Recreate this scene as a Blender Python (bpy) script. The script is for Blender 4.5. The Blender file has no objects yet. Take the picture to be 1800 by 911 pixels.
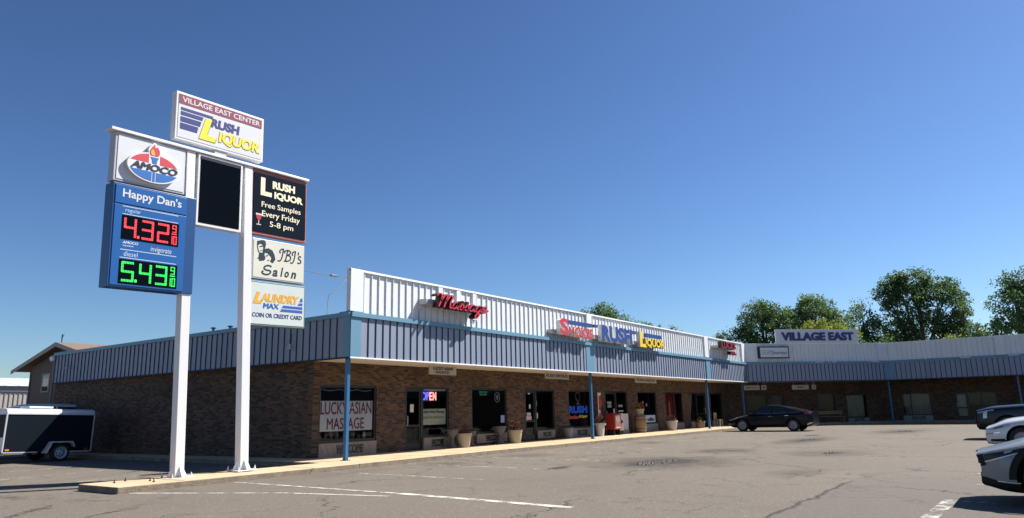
import bpy, bmesh, math, random
import numpy as np
from mathutils import Vector, Matrix
random.seed(7); rng = np.random.default_rng(5)
SC = bpy.context.scene; COL = SC.collection
R = math.radians
# ------------------------------------------------------------------ camera
cam = bpy.data.cameras.new('camera'); CAM = bpy.data.objects.new('camera', cam); COL.objects.link(CAM)
cam.sensor_width = 36; cam.lens = 1264.95/1800*36; cam.clip_start = .1; cam.clip_end = 2000
yaw, pitch, roll = R(35.29633), R(11.9656), R(-1.25291)
_f = Vector((math.cos(yaw)*math.cos(pitch), math.sin(yaw)*math.cos(pitch), math.sin(pitch)))
_r = Vector((math.sin(yaw), -math.cos(yaw), 0)); _u = _r.cross(_f)
_r2 = _r*math.cos(roll)+_u*math.sin(roll); _u2 = -_r*math.sin(roll)+_u*math.cos(roll)
M = Matrix((_r2, _u2, -_f)).transposed().to_4x4(); M.translation = (-14.2962, -15.9328, 1.3894)
CAM.matrix_world = M; SC.camera = CAM
# ------------------------------------------------------------------ sky, sun, exposure
SUN_AZ, SUN_EL = R(-32.5), R(47.6)
W = bpy.data.worlds.new('World'); SC.world = W; W.use_nodes = True
_nt = W.node_tree; _sk = _nt.nodes.new('ShaderNodeTexSky'); _sk.sky_type = 'NISHITA'; _sk.sun_disc = False
_sk.sun_elevation = SUN_EL; _sk.sun_rotation = R(90)-SUN_AZ; _sk.altitude = 0; _sk.air_density = 1.0; _sk.dust_density = .4; _sk.ozone_density = 6
_gm = _nt.nodes.new('ShaderNodeGamma'); _gm.inputs[1].default_value = 1.3; _ml = _nt.nodes.new('ShaderNodeVectorMath'); _ml.operation = 'SCALE'; _ml.inputs['Scale'].default_value = .64
_nt.links.new(_sk.outputs[0], _gm.inputs[0]); _nt.links.new(_gm.outputs[0], _ml.inputs[0]); _nt.links.new(_ml.outputs[0], _nt.nodes['Background'].inputs[0]); _nt.nodes['Background'].inputs[1].default_value = .055
sl = bpy.data.lights.new('sun', 'SUN'); sl.energy = 5.0; sl.angle = R(.53); sl.color = (1, .95, .87)
SUN = bpy.data.objects.new('sun', sl); COL.objects.link(SUN)
_d = Vector((math.cos(SUN_EL)*math.cos(SUN_AZ), math.cos(SUN_EL)*math.sin(SUN_AZ), math.sin(SUN_EL)))
SUN.rotation_euler = _d.to_track_quat('Z', 'Y').to_euler(); SUN.location = (0, -30, 60)
vs = SC.view_settings; vs.view_transform = 'Standard'; vs.look = 'None'; vs.gamma = 1; vs.exposure = 1.0; vs.use_curve_mapping = False
SC.cycles.max_bounces = 6; SC.cycles.transparent_max_bounces = 12

# ------------------------------------------------------------------ materials
MATS = {}
def mat(name, col, rough=.6, metal=0., var=.12, scale=3., bump=0., bscale=60., emit=None, es=1., stretch=None, coat=0., spec=.5, stain=0., stcol=(.05, .045, .04)):
    if name in MATS: return MATS[name]
    m = bpy.data.materials.new(name); m.use_nodes = True; nt = m.node_tree; N = nt.nodes; L = nt.links
    b = N['Principled BSDF']; b.inputs['Roughness'].default_value = rough; b.inputs['Metallic'].default_value = metal
    b.inputs['Coat Weight'].default_value = coat; b.inputs['Coat Roughness'].default_value = .05; b.inputs['Specular IOR Level'].default_value = spec
    tc = N.new('ShaderNodeTexCoord'); mp = N.new('ShaderNodeMapping'); L.new(tc.outputs['Object'], mp.inputs[0])
    if stretch: mp.inputs['Scale'].default_value = stretch
    n = N.new('ShaderNodeTexNoise'); n.inputs['Scale'].default_value = scale; n.inputs['Detail'].default_value = 5; n.inputs['Roughness'].default_value = .65
    L.new(mp.outputs[0], n.inputs['Vector'])
    mx = N.new('ShaderNodeMix'); mx.data_type = 'RGBA'
    mx.inputs[6].default_value = tuple(c*(1-var) for c in col)+(1,); mx.inputs[7].default_value = tuple(min(1, c*(1+var)) for c in col)+(1,)
    L.new(n.outputs['Fac'], mx.inputs[0]); out = mx.outputs[2]
    if stain:
        n2 = N.new('ShaderNodeTexNoise'); n2.inputs['Scale'].default_value = scale*.6; n2.inputs['Detail'].default_value = 8; L.new(mp.outputs[0], n2.inputs['Vector'])
        rp = N.new('ShaderNodeMapRange'); rp.inputs[1].default_value = .52; rp.inputs[2].default_value = .78; rp.inputs[4].default_value = stain; L.new(n2.outputs['Fac'], rp.inputs[0])
        m2 = N.new('ShaderNodeMix'); m2.data_type = 'RGBA'; L.new(rp.outputs[0], m2.inputs[0]); L.new(out, m2.inputs[6]); m2.inputs[7].default_value = stcol+(1,); out = m2.outputs[2]
    L.new(out, b.inputs['Base Color'])
    if bump:
        n3 = N.new('ShaderNodeTexNoise'); n3.inputs['Scale'].default_value = bscale; n3.inputs['Detail'].default_value = 4; L.new(tc.outputs['Object'], n3.inputs['Vector'])
        bp = N.new('ShaderNodeBump'); bp.inputs['Strength'].default_value = bump; bp.inputs['Distance'].default_value = .02
        L.new(n3.outputs['Fac'], bp.inputs['Height']); L.new(bp.outputs[0], b.inputs['Normal'])
    if emit: b.inputs['Emission Color'].default_value = emit+(1,); b.inputs['Emission Strength'].default_value = es
    MATS[name] = m; return m

def brick_mat():
    m = bpy.data.materials.new('brown_brick'); m.use_nodes = True; nt = m.node_tree; N = nt.nodes; L = nt.links; b = N['Principled BSDF']
    tc = N.new('ShaderNodeTexCoord'); sp = N.new('ShaderNodeSeparateXYZ'); cb = N.new('ShaderNodeCombineXYZ')
    L.new(tc.outputs['Object'], sp.inputs[0]); L.new(sp.outputs[0], cb.inputs[0]); L.new(sp.outputs[2], cb.inputs[1])
    br = N.new('ShaderNodeTexBrick'); br.inputs['Scale'].default_value = 1; br.inputs['Brick Width'].default_value = .22; br.inputs['Row Height'].default_value = .0695
    br.inputs['Mortar Size'].default_value = .007; br.inputs['Mortar Smooth'].default_value = .2; br.inputs['Bias'].default_value = .0
    br.inputs['Color1'].default_value = (.150, .078, .044, 1); br.inputs['Color2'].default_value = (.018, .013, .012, 1); br.inputs['Mortar'].default_value = (.105, .072, .049, 1)
    L.new(cb.outputs[0], br.inputs['Vector'])
    n = N.new('ShaderNodeTexNoise'); n.inputs['Scale'].default_value = 1.1; n.inputs['Detail'].default_value = 6; L.new(cb.outputs[0], n.inputs['Vector'])
    mx = N.new('ShaderNodeMix'); mx.data_type = 'RGBA'; mx.blend_type = 'MULTIPLY'; mx.inputs[0].default_value = .55
    rp = N.new('ShaderNodeMapRange'); rp.inputs[1].default_value = .3; rp.inputs[2].default_value = .7; rp.inputs[3].default_value = .5; rp.inputs[4].default_value = 1.15
    L.new(n.outputs['Fac'], rp.inputs[0]); L.new(br.outputs['Color'], mx.inputs[6]); L.new(rp.outputs[0], mx.inputs[7]); L.new(mx.outputs[2], b.inputs['Base Color'])
    bp = N.new('ShaderNodeBump'); bp.inputs['Strength'].default_value = .5; bp.inputs['Distance'].default_value = .01; bp.invert = True
    L.new(br.outputs['Fac'], bp.inputs['Height']); L.new(bp.outputs[0], b.inputs['Normal']); b.inputs['Roughness'].default_value = .85
    return m

def asphalt_mat():
    m = bpy.data.materials.new('worn_asphalt'); m.use_nodes = True; nt = m.node_tree; N = nt.nodes; L = nt.links; b = N['Principled BSDF']
    b.inputs['Roughness'].default_value = .9; b.inputs['Specular IOR Level'].default_value = .25
    tc = N.new('ShaderNodeTexCoord'); V = tc.outputs['Object']
    def noise(s, d=5, r=.6, v=None):
        n = N.new('ShaderNodeTexNoise'); n.inputs['Scale'].default_value = s; n.inputs['Detail'].default_value = d; n.inputs['Roughness'].default_value = r; L.new(v or V, n.inputs['Vector']); return n
    def rng_(src, a, c, lo, hi):
        r = N.new('ShaderNodeMapRange'); r.inputs[1].default_value = a; r.inputs[2].default_value = c; r.inputs[3].default_value = lo; r.inputs[4].default_value = hi; L.new(src, r.inputs[0]); return r.outputs[0]
    def math_(op, a, c):
        q = N.new('ShaderNodeMath'); q.operation = op
        for i, v in ((0, a), (1, c)):
            if isinstance(v, (int, float)): q.inputs[i].default_value = v
            else: L.new(v, q.inputs[i])
        return q.outputs[0]
    def mix(f, a, c, bt='MIX'):
        q = N.new('ShaderNodeMix'); q.data_type = 'RGBA'; q.blend_type = bt
        if isinstance(f, float): q.inputs[0].default_value = f
        else: L.new(f, q.inputs[0])
        for i, v in ((6, a), (7, c)):
            if isinstance(v, tuple): q.inputs[i].default_value = v+(1,)
            else: L.new(v, q.inputs[i])
        return q.outputs[2]
    base = mix(rng_(noise(.16, 5).outputs['Fac'], .35, .65, 0., 1.), (.135, .113, .089), (.198, .163, .124))
    base = mix(rng_(noise(1.7, 6, .7).outputs['Fac'], .3, .7, 0., 1.), base, (.162, .135, .104))
    g = noise(38, 4, .85); base = mix(rng_(g.outputs['Fac'], .40, .70, 0., .9), base, (.075, .072, .070))
    vo = N.new('ShaderNodeTexVoronoi'); vo.inputs['Scale'].default_value = 42; L.new(V, vo.inputs['Vector'])
    base = mix(rng_(vo.outputs['Color'], .80, .94, 0., .5), base, (.33, .30, .265))
    SEP = N.new('ShaderNodeSeparateXYZ'); L.new(V, SEP.inputs[0]); WOB = noise(.8, 6, .7).outputs['Fac']
    # cracks
    wv = N.new('ShaderNodeVectorMath'); wv.operation = 'MULTIPLY_ADD'; L.new(noise(.7, 6, .7).outputs['Color'], wv.inputs[0]); wv.inputs[1].default_value = (2.2, 2.2, 0); L.new(V, wv.inputs[2])
    def crack(scale, width, gate):
        c = N.new('ShaderNodeTexVoronoi'); c.feature = 'DISTANCE_TO_EDGE'; c.inputs['Scale'].default_value = scale; L.new(wv.outputs[0], c.inputs['Vector'])
        return math_('MULTIPLY', rng_(c.outputs['Distance'], 0., width, 1., 0.), gate)
    gate = rng_(noise(.22, 3).outputs['Fac'], .42, .54, 0., 1.)
    gate2 = rng_(noise(.31, 3).outputs['Fac'], .49, .60, 0., .75)
    cr = math_('MAXIMUM', crack(.17, .0075, gate), crack(.85, .022, gate2))
    far = math_('MULTIPLY', rng_(math_('ADD', SEP.outputs[1], math_('MULTIPLY', math_('SUBTRACT', WOB, .5), .5)), -12.98, -12.86, 1., 0.), math_('MULTIPLY', rng_(SEP.outputs[0], -5.2, -4.4, 0., 1.), rng_(SEP.outputs[0], -.2, 4.5, 1., 0.)))
    base = mix(math_('MULTIPLY', far, .55), base, (.105, .097, .091))
    edge = math_('MULTIPLY', rng_(math_('ABSOLUTE', math_('ADD', math_('ADD', SEP.outputs[1], 12.92), math_('MULTIPLY', math_('SUBTRACT', WOB, .5), .5)), 0.), .0, .06, 1., 0.), rng_(SEP.outputs[0], -5.2, -4.6, 0., 1.)); edge = math_('MULTIPLY', edge, rng_(SEP.outputs[0], .2, .9, 1., 0.)); cr = math_('MAXIMUM', cr, edge)
    base = mix(math_('MULTIPLY', cr, .85), base, (.02, .019, .018))
    # stains of their own shape; potholes with depth shade painted in as dark colour
    sep = N.new('ShaderNodeSeparateXYZ'); L.new(V, sep.inputs[0])
    wob = noise(1.3, 6, .7).outputs['Fac']
    def blob(cx, cy, rx, ry, soft):
        dx = math_('DIVIDE', math_('SUBTRACT', sep.outputs[0], cx), rx); dy = math_('DIVIDE', math_('SUBTRACT', sep.outputs[1], cy), ry)
        d = math_('SQRT', math_('ADD', math_('MULTIPLY', dx, dx), math_('MULTIPLY', dy, dy)), 0.)
        d = math_('ADD', d, math_('MULTIPLY', math_('SUBTRACT', wob, .5), 1.6))
        return rng_(d, soft, 1., 1., 0.)
    st = None
    for (cx, cy, rx, ry, s, k) in [(4.0, -7.7, 2.9, 2.3, .1, .92), (16.9, -8.1, 4.2, 1.2, .1, .8), (8.8, -10.8, 2.2, 1.6, .1, .6), (1.9, -11.6, 1.4, .7, .1, .5), (9.3, -7.4, 1.8, 1.5, .1, .7), (27, -10.2, 4.5, 1.6, .2, .75),
                                (22, -7.2, 1.2, .5, .1, .6), (-1.8, -1.9, 2.2, .9, .1, .3), (1.5, -2.2, 1.0, 1.2, .1, .6), (5.5, -2.4, 1.2, 1.2, .1, .5), (-8.5, 3., 2.2, .6, .1, .5), (14, -2.6, 1.6, .8, .1, .6)]:
        q = math_('MULTIPLY', blob(cx, cy, rx, ry, s), k); st = q if st is None else math_('MAXIMUM', st, q)
    base = mix(st, base, (.036, .030, .025))
    ho = None
    for (cx, cy, rx, ry) in [(3.9, -7.7, 1.25, .62), (17.2, -8.2, 1.3, .45), (8.8, -10.85, .55, .22), (22, -7.2, .8, .25), (27, -10.4, 1.1, .5), (1.3, -6.1, .6, .2)]:
        q = blob(cx, cy, rx*1.2, ry*1.25, .5); ho = q if ho is None else math_('MAXIMUM', ho, q)
    base = mix(ho, base, mix(rng_(noise(22, 3, .8).outputs['Fac'], .45, .6, 0., 1.), (.012, .011, .010), (.085, .078, .068)))
    L.new(base, b.inputs['Base Color'])
    h = math_('ADD', math_('MULTIPLY', g.outputs['Fac'], .35), math_('ADD', math_('MULTIPLY', cr, -.9), math_('MULTIPLY', ho, -1.6)))
    bp = N.new('ShaderNodeBump'); bp.inputs['Strength'].default_value = .6; bp.inputs['Distance'].default_value = .025; L.new(h, bp.inputs['Height']); L.new(bp.outputs[0], b.inputs['Normal'])
    return m

def paint_mat(name, col, lo, hi):       # road paint worn through to asphalt
    m = bpy.data.materials.new(name); m.use_nodes = True; nt = m.node_tree; N = nt.nodes; L = nt.links; b = N['Principled BSDF']; b.inputs['Roughness'].default_value = .85
    b.inputs['Base Color'].default_value = col+(1,)
    tc = N.new('ShaderNodeTexCoord'); n = N.new('ShaderNodeTexNoise'); n.inputs['Scale'].default_value = 2.6; n.inputs['Detail'].default_value = 9; n.inputs['Roughness'].default_value = .78
    L.new(tc.outputs['Object'], n.inputs['Vector']); r = N.new('ShaderNodeMapRange'); r.inputs[1].default_value = lo; r.inputs[2].default_value = hi; L.new(n.outputs['Fac'], r.inputs[0]); L.new(r.outputs[0], b.inputs['Alpha'])
    return m

def glass_mat(name, tint=(.88, .9, .89), rough=.02):
    m = bpy.data.materials.new(name); m.use_nodes = True; nt = m.node_tree; N = nt.nodes; L = nt.links; N.remove(N['Principled BSDF'])
    t = N.new('ShaderNodeBsdfTransparent'); t.inputs[0].default_value = tint+(1,); g = N.new('ShaderNodeBsdfGlossy'); g.inputs['Roughness'].default_value = rough; g.inputs[0].default_value = (.9, .95, .95, 1)
    f = N.new('ShaderNodeFresnel'); f.inputs[0].default_value = 1.38; mx = N.new('ShaderNodeMixShader')
    L.new(f.outputs[0], mx.inputs[0]); L.new(t.outputs[0], mx.inputs[1]); L.new(g.outputs[0], mx.inputs[2]); L.new(mx.outputs[0], N['Material Output'].inputs[0]); return m

def leaf_mat(name, col):
    m = bpy.data.materials.new(name); m.use_nodes = True; nt = m.node_tree; N = nt.nodes; L = nt.links; b = N['Principled BSDF']; b.inputs['Base Color'].default_value = col+(1,); b.inputs['Roughness'].default_value = .55; b.inputs['Specular IOR Level'].default_value = .3
    tr = N.new('ShaderNodeBsdfTranslucent'); tr.inputs[0].default_value = (col[0]*1.2, col[1]*1.25, col[2]*.7, 1); mx = N.new('ShaderNodeMixShader'); mx.inputs[0].default_value = .42
    L.new(b.outputs[0], mx.inputs[1]); L.new(tr.outputs[0], mx.inputs[2]); L.new(mx.outputs[0], N['Material Output'].inputs[0]); return m

BRICK = brick_mat(); ASPH = asphalt_mat(); GLASS = glass_mat('window_glass')
CONC = mat('tan_concrete', (.48, .365, .225), .9, var=.18, scale=1.3, bump=.3, bscale=45, stain=.35, stcol=(.16, .125, .09))
FASC = mat('faded_blue_siding', (.195, .23, .315), .5, spec=.7, var=.12, scale=1.1, stretch=(1, 1, .15), stain=.25, stcol=(.11, .13, .17))
BATT = mat('navy_batten_shade', (.02, .036, .065), .6, var=.1, spec=.2)  # dark colour also stands in for shade along the siding battens
CAPB = mat('steel_blue_trim', (.11, .235, .335), .45, var=.1, scale=1.5, stretch=(1, 1, .4))
PARA = mat('white_metal_siding', (.64, .66, .68), .5, var=.06, scale=.9, stretch=(1, 1, .15), stain=.12, stcol=(.4, .36, .3))
WTRIM = mat('white_trim', (.78, .78, .77), .5, var=.05)
SOFF = mat('cream_soffit', (.62, .57, .5), .8, var=.06)
ROOFM = mat('roof_membrane', (.3, .3, .29), .9)
BRONZE = mat('bronze_frame', (.022, .019, .017), .4, .3)
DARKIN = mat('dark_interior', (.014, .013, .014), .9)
POSTB = mat('blue_post_paint', (.026, .115, .25), .4, var=.1, scale=2)
WHITE = mat('white_paint', (.66, .66, .67), .42, var=.05, scale=1.2, stretch=(1, 1, .2), stain=.10, stcol=(.42, .36, .3))
PANELW = mat('white_sign_face', (.58, .59, .62), .4, var=.06, scale=2, stain=.12, stcol=(.40, .38, .34))
GREYSH = mat('sign_shell_grey', (.42, .43, .45), .4, var=.06)
BPBLUE = mat('sign_blue', (.013, .095, .31), .3, var=.05); BPBLUE2 = mat('sign_deep_blue', (.009, .055, .18), .35, var=.05)
NAVY = mat('navy_ink', (.018, .028, .16), .4); BLACKI = mat('black_ink', (.012, .013, .018), .35); MAROON = mat('maroon_band', (.22, .025, .055), .4)
YEL = mat('yellow_vinyl', (.78, .64, .04), .4); CREAM = mat('cream_vinyl', (.80, .74, .52), .4); ORNG = mat('amber_vinyl', (.68, .36, .03), .4)
REDV = mat('red_vinyl', (.45, .025, .045), .35); BLUV = mat('royal_blue_vinyl', (.03, .10, .40), .35); OLIVE = mat('olive_shadow', (.16, .14, .03), .5)
LEDBLK = mat('led_black', (.004, .006, .010), .7, spec=0.); SALONF = mat('salon_cream_face', (.60, .59, .50), .4, var=.06, scale=2, stain=.15, stcol=(.4, .37, .28)); LAUNF = mat('laundry_pale_face', (.52, .57, .55), .4, var=.06, scale=2, stain=.12, stcol=(.36, .38, .34))
GRNFR = mat('green_grey_frame', (.12, .17, .15), .5); REDFR = mat('faded_red_frame', (.32, .10, .09), .5, var=.2, scale=6)
LEDR = mat('led_red', (.4, .02, .03), .5, emit=(1, .05, .07), es=.62); LEDG = mat('led_green', (.02, .4, .08), .5, emit=(.03, 1, .12), es=.5)
ALUM = mat('aluminium', (.66, .67, .69), .38, .35, var=.06); CHROME = mat('chrome', (.7, .7, .72), .1, 1.); RUBBER = mat('tyre_rubber', (.018, .018, .018), .85); BLACKPL = mat('black_plastic', (.012, .012, .013), .6, spec=.2)
CARGL = mat('car_glass', (.012, .014, .016), .04, spec=.8)
PAPER = mat('poster_paper', (.55, .55, .52), .7)

# ------------------------------------------------------------------ mesh helpers
class MB:
    def __init__(s): s.v = []; s.f = []; s.m = []
    def add(s, vs, fs, m=0):
        o = len(s.v); s.v += [tuple(v) for v in vs]; s.f += [tuple(o+i for i in f) for f in fs]; s.m += [m]*len(fs); return s
    def box(s, x0, y0, z0, x1, y1, z1, m=0):
        return s.add([(x0, y0, z0), (x1, y0, z0), (x1, y1, z0), (x0, y1, z0), (x0, y0, z1), (x1, y0, z1), (x1, y1, z1), (x0, y1, z1)],
                     [(0, 3, 2, 1), (4, 5, 6, 7), (0, 1, 5, 4), (1, 2, 6, 5), (2, 3, 7, 6), (3, 0, 4, 7)], m)
    def frustum(s, b, t, z0, z1, m=0):      # b,t: (x0,y0,x1,y1)
        return s.add([(b[0], b[1], z0), (b[2], b[1], z0), (b[2], b[3], z0), (b[0], b[3], z0), (t[0], t[1], z1), (t[2], t[1], z1), (t[2], t[3], z1), (t[0], t[3], z1)],
                     [(0, 3, 2, 1), (4, 5, 6, 7), (0, 1, 5, 4), (1, 2, 6, 5), (2, 3, 7, 6), (3, 0, 4, 7)], m)
    def prism(s, poly, y0, y1, m=0):         # poly in xz, extruded along y
        a = sum(poly[i][0]*poly[(i+1) % len(poly)][1]-poly[(i+1) % len(poly)][0]*poly[i][1] for i in range(len(poly)))
        if a < 0: poly = poly[::-1]
        n = len(poly); vs = [(x, y0, z) for x, z in poly]+[(x, y1, z) for x, z in poly]
        return s.add(vs, [tuple(range(n)), tuple(range(2*n-1, n-1, -1))]+[(i, n+i, n+(i+1) % n, (i+1) % n) for i in range(n)], m)
    def prismz(s, poly, z0, z1, m=0):
        a = sum(poly[i][0]*poly[(i+1) % len(poly)][1]-poly[(i+1) % len(poly)][0]*poly[i][1] for i in range(len(poly)))
        if a < 0: poly = poly[::-1]
        n = len(poly); vs = [(x, y, z0) for x, y in poly]+[(x, y, z1) for x, y in poly]
        return s.add(vs, [tuple(range(n-1, -1, -1)), tuple(range(n, 2*n))]+[(i, (i+1) % n, n+(i+1) % n, n+i) for i in range(n)], m)
    def tube(s, pts, rad, n=8, m=0, caps=True):
        pts = [Vector(p) for p in pts]; rad = rad if isinstance(rad, (list, tuple)) else [rad]*len(pts); vs = []; fs = []
        up = None
        for i, p in enumerate(pts):
            t = (pts[min(i+1, len(pts)-1)]-pts[max(i-1, 0)]).normalized()
            if up is None: up = t.orthogonal().normalized()
            up = (up-t*up.dot(t)); up = up.normalized() if up.length > 1e-6 else t.orthogonal().normalized(); w = t.cross(up)
            for k in range(n):
                a = 2*math.pi*k/n; vs.append(p+up*math.cos(a)*rad[i]+w*math.sin(a)*rad[i])
        for i in range(len(pts)-1):
            for k in range(n): fs.append((i*n+k, i*n+(k+1) % n, (i+1)*n+(k+1) % n, (i+1)*n+k))
        if caps: fs += [tuple(range(n-1, -1, -1)), tuple(range((len(pts)-1)*n, len(pts)*n))]
        return s.add(vs, fs, m)
    def lathe(s, prof, c=(0, 0, 0), n=20, m=0, axis='z', caps=True):
        vs = []; fs = []
        for r, h in prof:
            for k in range(n):
                a = 2*math.pi*k/n; p = (r*math.cos(a), r*math.sin(a), h)
                if axis == 'y': p = (p[0], p[2], -p[1])
                vs.append((p[0]+c[0], p[1]+c[1], p[2]+c[2]))
        for i in range(len(prof)-1):
            for k in range(n): fs.append((i*n+k, i*n+(k+1) % n, (i+1)*n+(k+1) % n, (i+1)*n+k))
        if caps: fs += [tuple(range(n-1, -1, -1)), tuple(range((len(prof)-1)*n, len(prof)*n))]
        return s.add(vs, fs, m)
    def stroke(s, pts, w, y0, y1, m=0, dens=5):   # flat pen stroke in xz
        P = smooth(pts, dens); n = len(P); Lf = []; Rt = []
        for i in range(n):
            a = P[max(i-1, 0)]; b = P[min(i+1, n-1)]; dx, dz = b[0]-a[0], b[1]-a[1]; l = math.hypot(dx, dz) or 1
            ww = w[0]+(w[1]-w[0])*abs(dz)/l if isinstance(w, tuple) else w
            Lf.append((P[i][0]-dz/l*ww/2, P[i][1]+dx/l*ww/2)); Rt.append((P[i][0]+dz/l*ww/2, P[i][1]-dx/l*ww/2))
        for i in range(n-1): s.prism([Lf[i], Rt[i], Rt[i+1], Lf[i+1]], y0, y1, m)
        return s
    def build(s, name, mats, parent=None, loc=(0, 0, 0), rotz=0, smooth_angle=None, bevel=0):
        me = bpy.data.meshes.new(name); me.from_pydata(s.v, [], s.f)
        for mm in (mats if isinstance(mats, (list, tuple)) else [mats]): me.materials.append(mm)
        me.polygons.foreach_set('material_index', s.m); me.update()
        return obj(name, me, parent, loc, rotz, smooth_angle, bevel)
def smooth(pts, d):
    out = []; n = len(pts)
    for i in range(n-1):
        p0, p1, p2, p3 = pts[max(i-1, 0)], pts[i], pts[i+1], pts[min(i+2, n-1)]
        for k in range(d):
            t = k/d; out.append(tuple(.5*((2*p1[j])+(-p0[j]+p2[j])*t+(2*p0[j]-5*p1[j]+4*p2[j]-p3[j])*t*t+(-p0[j]+3*p1[j]-3*p2[j]+p3[j])*t**3) for j in range(len(p1))))
    out.append(tuple(pts[-1])); return out
def obj(name, me, parent=None, loc=(0, 0, 0), rotz=0, smooth_angle=None, bevel=0):
    o = bpy.data.objects.new(name, me); COL.objects.link(o); o.location = loc; o.rotation_euler = (0, 0, rotz)
    if parent: o.parent = parent
    if smooth_angle: me.shade_smooth(); me.set_sharp_from_angle(angle=R(smooth_angle))
    if bevel:
        b = o.modifiers.new('bevel', 'BEVEL'); b.width = bevel; b.segments = 2; b.limit_method = 'ANGLE'
    return o
def thing(name, label, cat, loc=(0, 0, 0), rotz=0, group=None):
    o = bpy.data.objects.new(name, None); COL.objects.link(o); o.location = loc; o.rotation_euler = (0, 0, rotz); o.empty_display_size = .2
    return tag(o, label, cat, group)
def tag(o, label, cat, group=None):
    o['label'] = label; o['category'] = cat
    if group: o['group'] = group
    return o
def struct(o, kind='structure'): o['kind'] = kind; return o
# text
_tc = {}
def raw_text(s, shear=0., bold=0.):
    k = (s, shear, bold)
    if k not in _tc:
        if bold and any(ch in 'MWmw' for ch in s):      # glyphs whose outline crosses itself when fattened
            v0, f0 = raw_text(s, shear, 0.); V = []; F = []
            for i, (dx, dy) in enumerate(((0, 0), (-bold, 0), (bold, 0), (0, bold*.7), (0, -bold*.7))):
                w = v0+np.array([dx, dy, 0]); w[:, 2] -= .05*i; F += [tuple(q+len(v0)*i for q in ff) for ff in f0]; V.append(w)
            v = np.concatenate(V); v[:, 2] = v[:, 2].clip(-.5, .5); _tc[k] = (v, F); return _tc[k]
        c = bpy.data.curves.new('t', 'FONT'); c.body = s; c.size = 1; c.shear = shear; c.offset = bold; c.extrude = .5; c.resolution_u = 3
        o = bpy.data.objects.new('t', c); COL.objects.link(o); bpy.context.view_layer.update()
        me = bpy.data.meshes.new_from_object(o.evaluated_get(bpy.context.evaluated_depsgraph_get()))
        v = np.array([w.co[:] for w in me.vertices]) if len(me.vertices) else np.zeros((1, 3)); f = [tuple(p.vertices) for p in me.polygons]
        bpy.data.objects.remove(o); bpy.data.curves.remove(c); bpy.data.meshes.remove(me); _tc[k] = (v, f)
    return _tc[k]
def put_text(name, v, f, lo, hi, box, yf, depth, mats, parent, loc=(0, 0, 0), rotz=0):
    x0, x1, z0, z1 = box; mb = MB()
    V = [(x0+(p[0]-lo[0])/(hi[0]-lo[0])*(x1-x0), yf+depth*(.5-p[2]), z0+(p[1]-lo[1])/(hi[1]-lo[1])*(z1-z0)) for p in v]
    mb.add(V, f); me = mb
    if isinstance(mats, (list, tuple)) and len(mats) > 1:
        for i, ff in enumerate(f): mb.m[i] = 0 if all(v[j][2] > .25 for j in ff) else 1
    return me.build(name, mats, parent, loc, rotz)
def text(s, box, yf, mats, parent, depth=.004, shear=0., bold=.02, name='lettering', loc=(0, 0, 0), rotz=0):
    v, f = raw_text(s, shear, bold); return put_text(name, v, f, v.min(0), v.max(0), box, yf, depth, mats, parent, loc, rotz)
def letters(s, box, yf, depth, mats, parent, shear=0., bold=.02, name='letter', loc=(0, 0, 0), rotz=0):
    base = np.ptp(raw_text('II', 0, bold)[0][:, 0]); pos = 0; it = []
    for ch in s:
        adv = np.ptp(raw_text('I'+ch+'I', 0, bold)[0][:, 0])-base
        if ch != ' ':
            v, f = raw_text(ch, shear, bold); v = v.copy(); v[:, 0] += pos; it.append((v, f))
        pos += adv
    A = np.concatenate([v for v, f in it]); lo, hi = A.min(0), A.max(0)
    return [put_text(name, v, f, lo, hi, box, yf, depth, mats, parent, loc, rotz) for v, f in it]

# ------------------------------------------------------------------ ground
mb = MB(); mb.add([(-260, -260, 0), (300, -260, 0), (300, 300, 0), (-260, 300, 0)], [(0, 1, 2, 3)]); struct(mb.build('parking_lot', ASPH))
walk = [(-.6, -1.15), (6, -.88), (35.84, -.75), (43.08, -7.99), (43.08, -70), (47, -70), (47, -6.2), (38.2, 2.6), (.62, 2.3), (.3, 19.2), (-.75, 19.2), (-.75, .2), (-.6, .2)]
KERB = mat('kerb_side', (.20, .16, .115), .95, var=.45, scale=5, stain=.6, stcol=(.06, .05, .04), bump=.8, bscale=30)
mb = MB(); mb.prismz(walk, -.05, .13); mb.m = [1 if i == 1 else 0 for i in range(len(mb.m))]; struct(mb.build('sidewalk', [KERB, CONC], bevel=.012))
mb = MB(); mb.prismz([(-7, -1.40), (-.605, -1.155), (-.605, .2), (-7, .2)], -.05, .13)
for i in range(len(mb.m)): mb.m[i] = 1 if i == 1 else 0
struct(mb.build('sign_island', [KERB, CONC], bevel=.02))
mb = MB()     # joints scored in the walk: thin dark grout strips
for i in range(26): mb.box(1.2+i*1.35, -.86, .1305, 1.215+i*1.35, 2.05, .1335)
for x in (-5.6, -2.2): mb.box(x, -1.3, .1305, x+.02, .18, .1335)
struct(mb.build('sidewalk_joints', mat('joint_dark', (.1, .08, .06), .95)))
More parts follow.
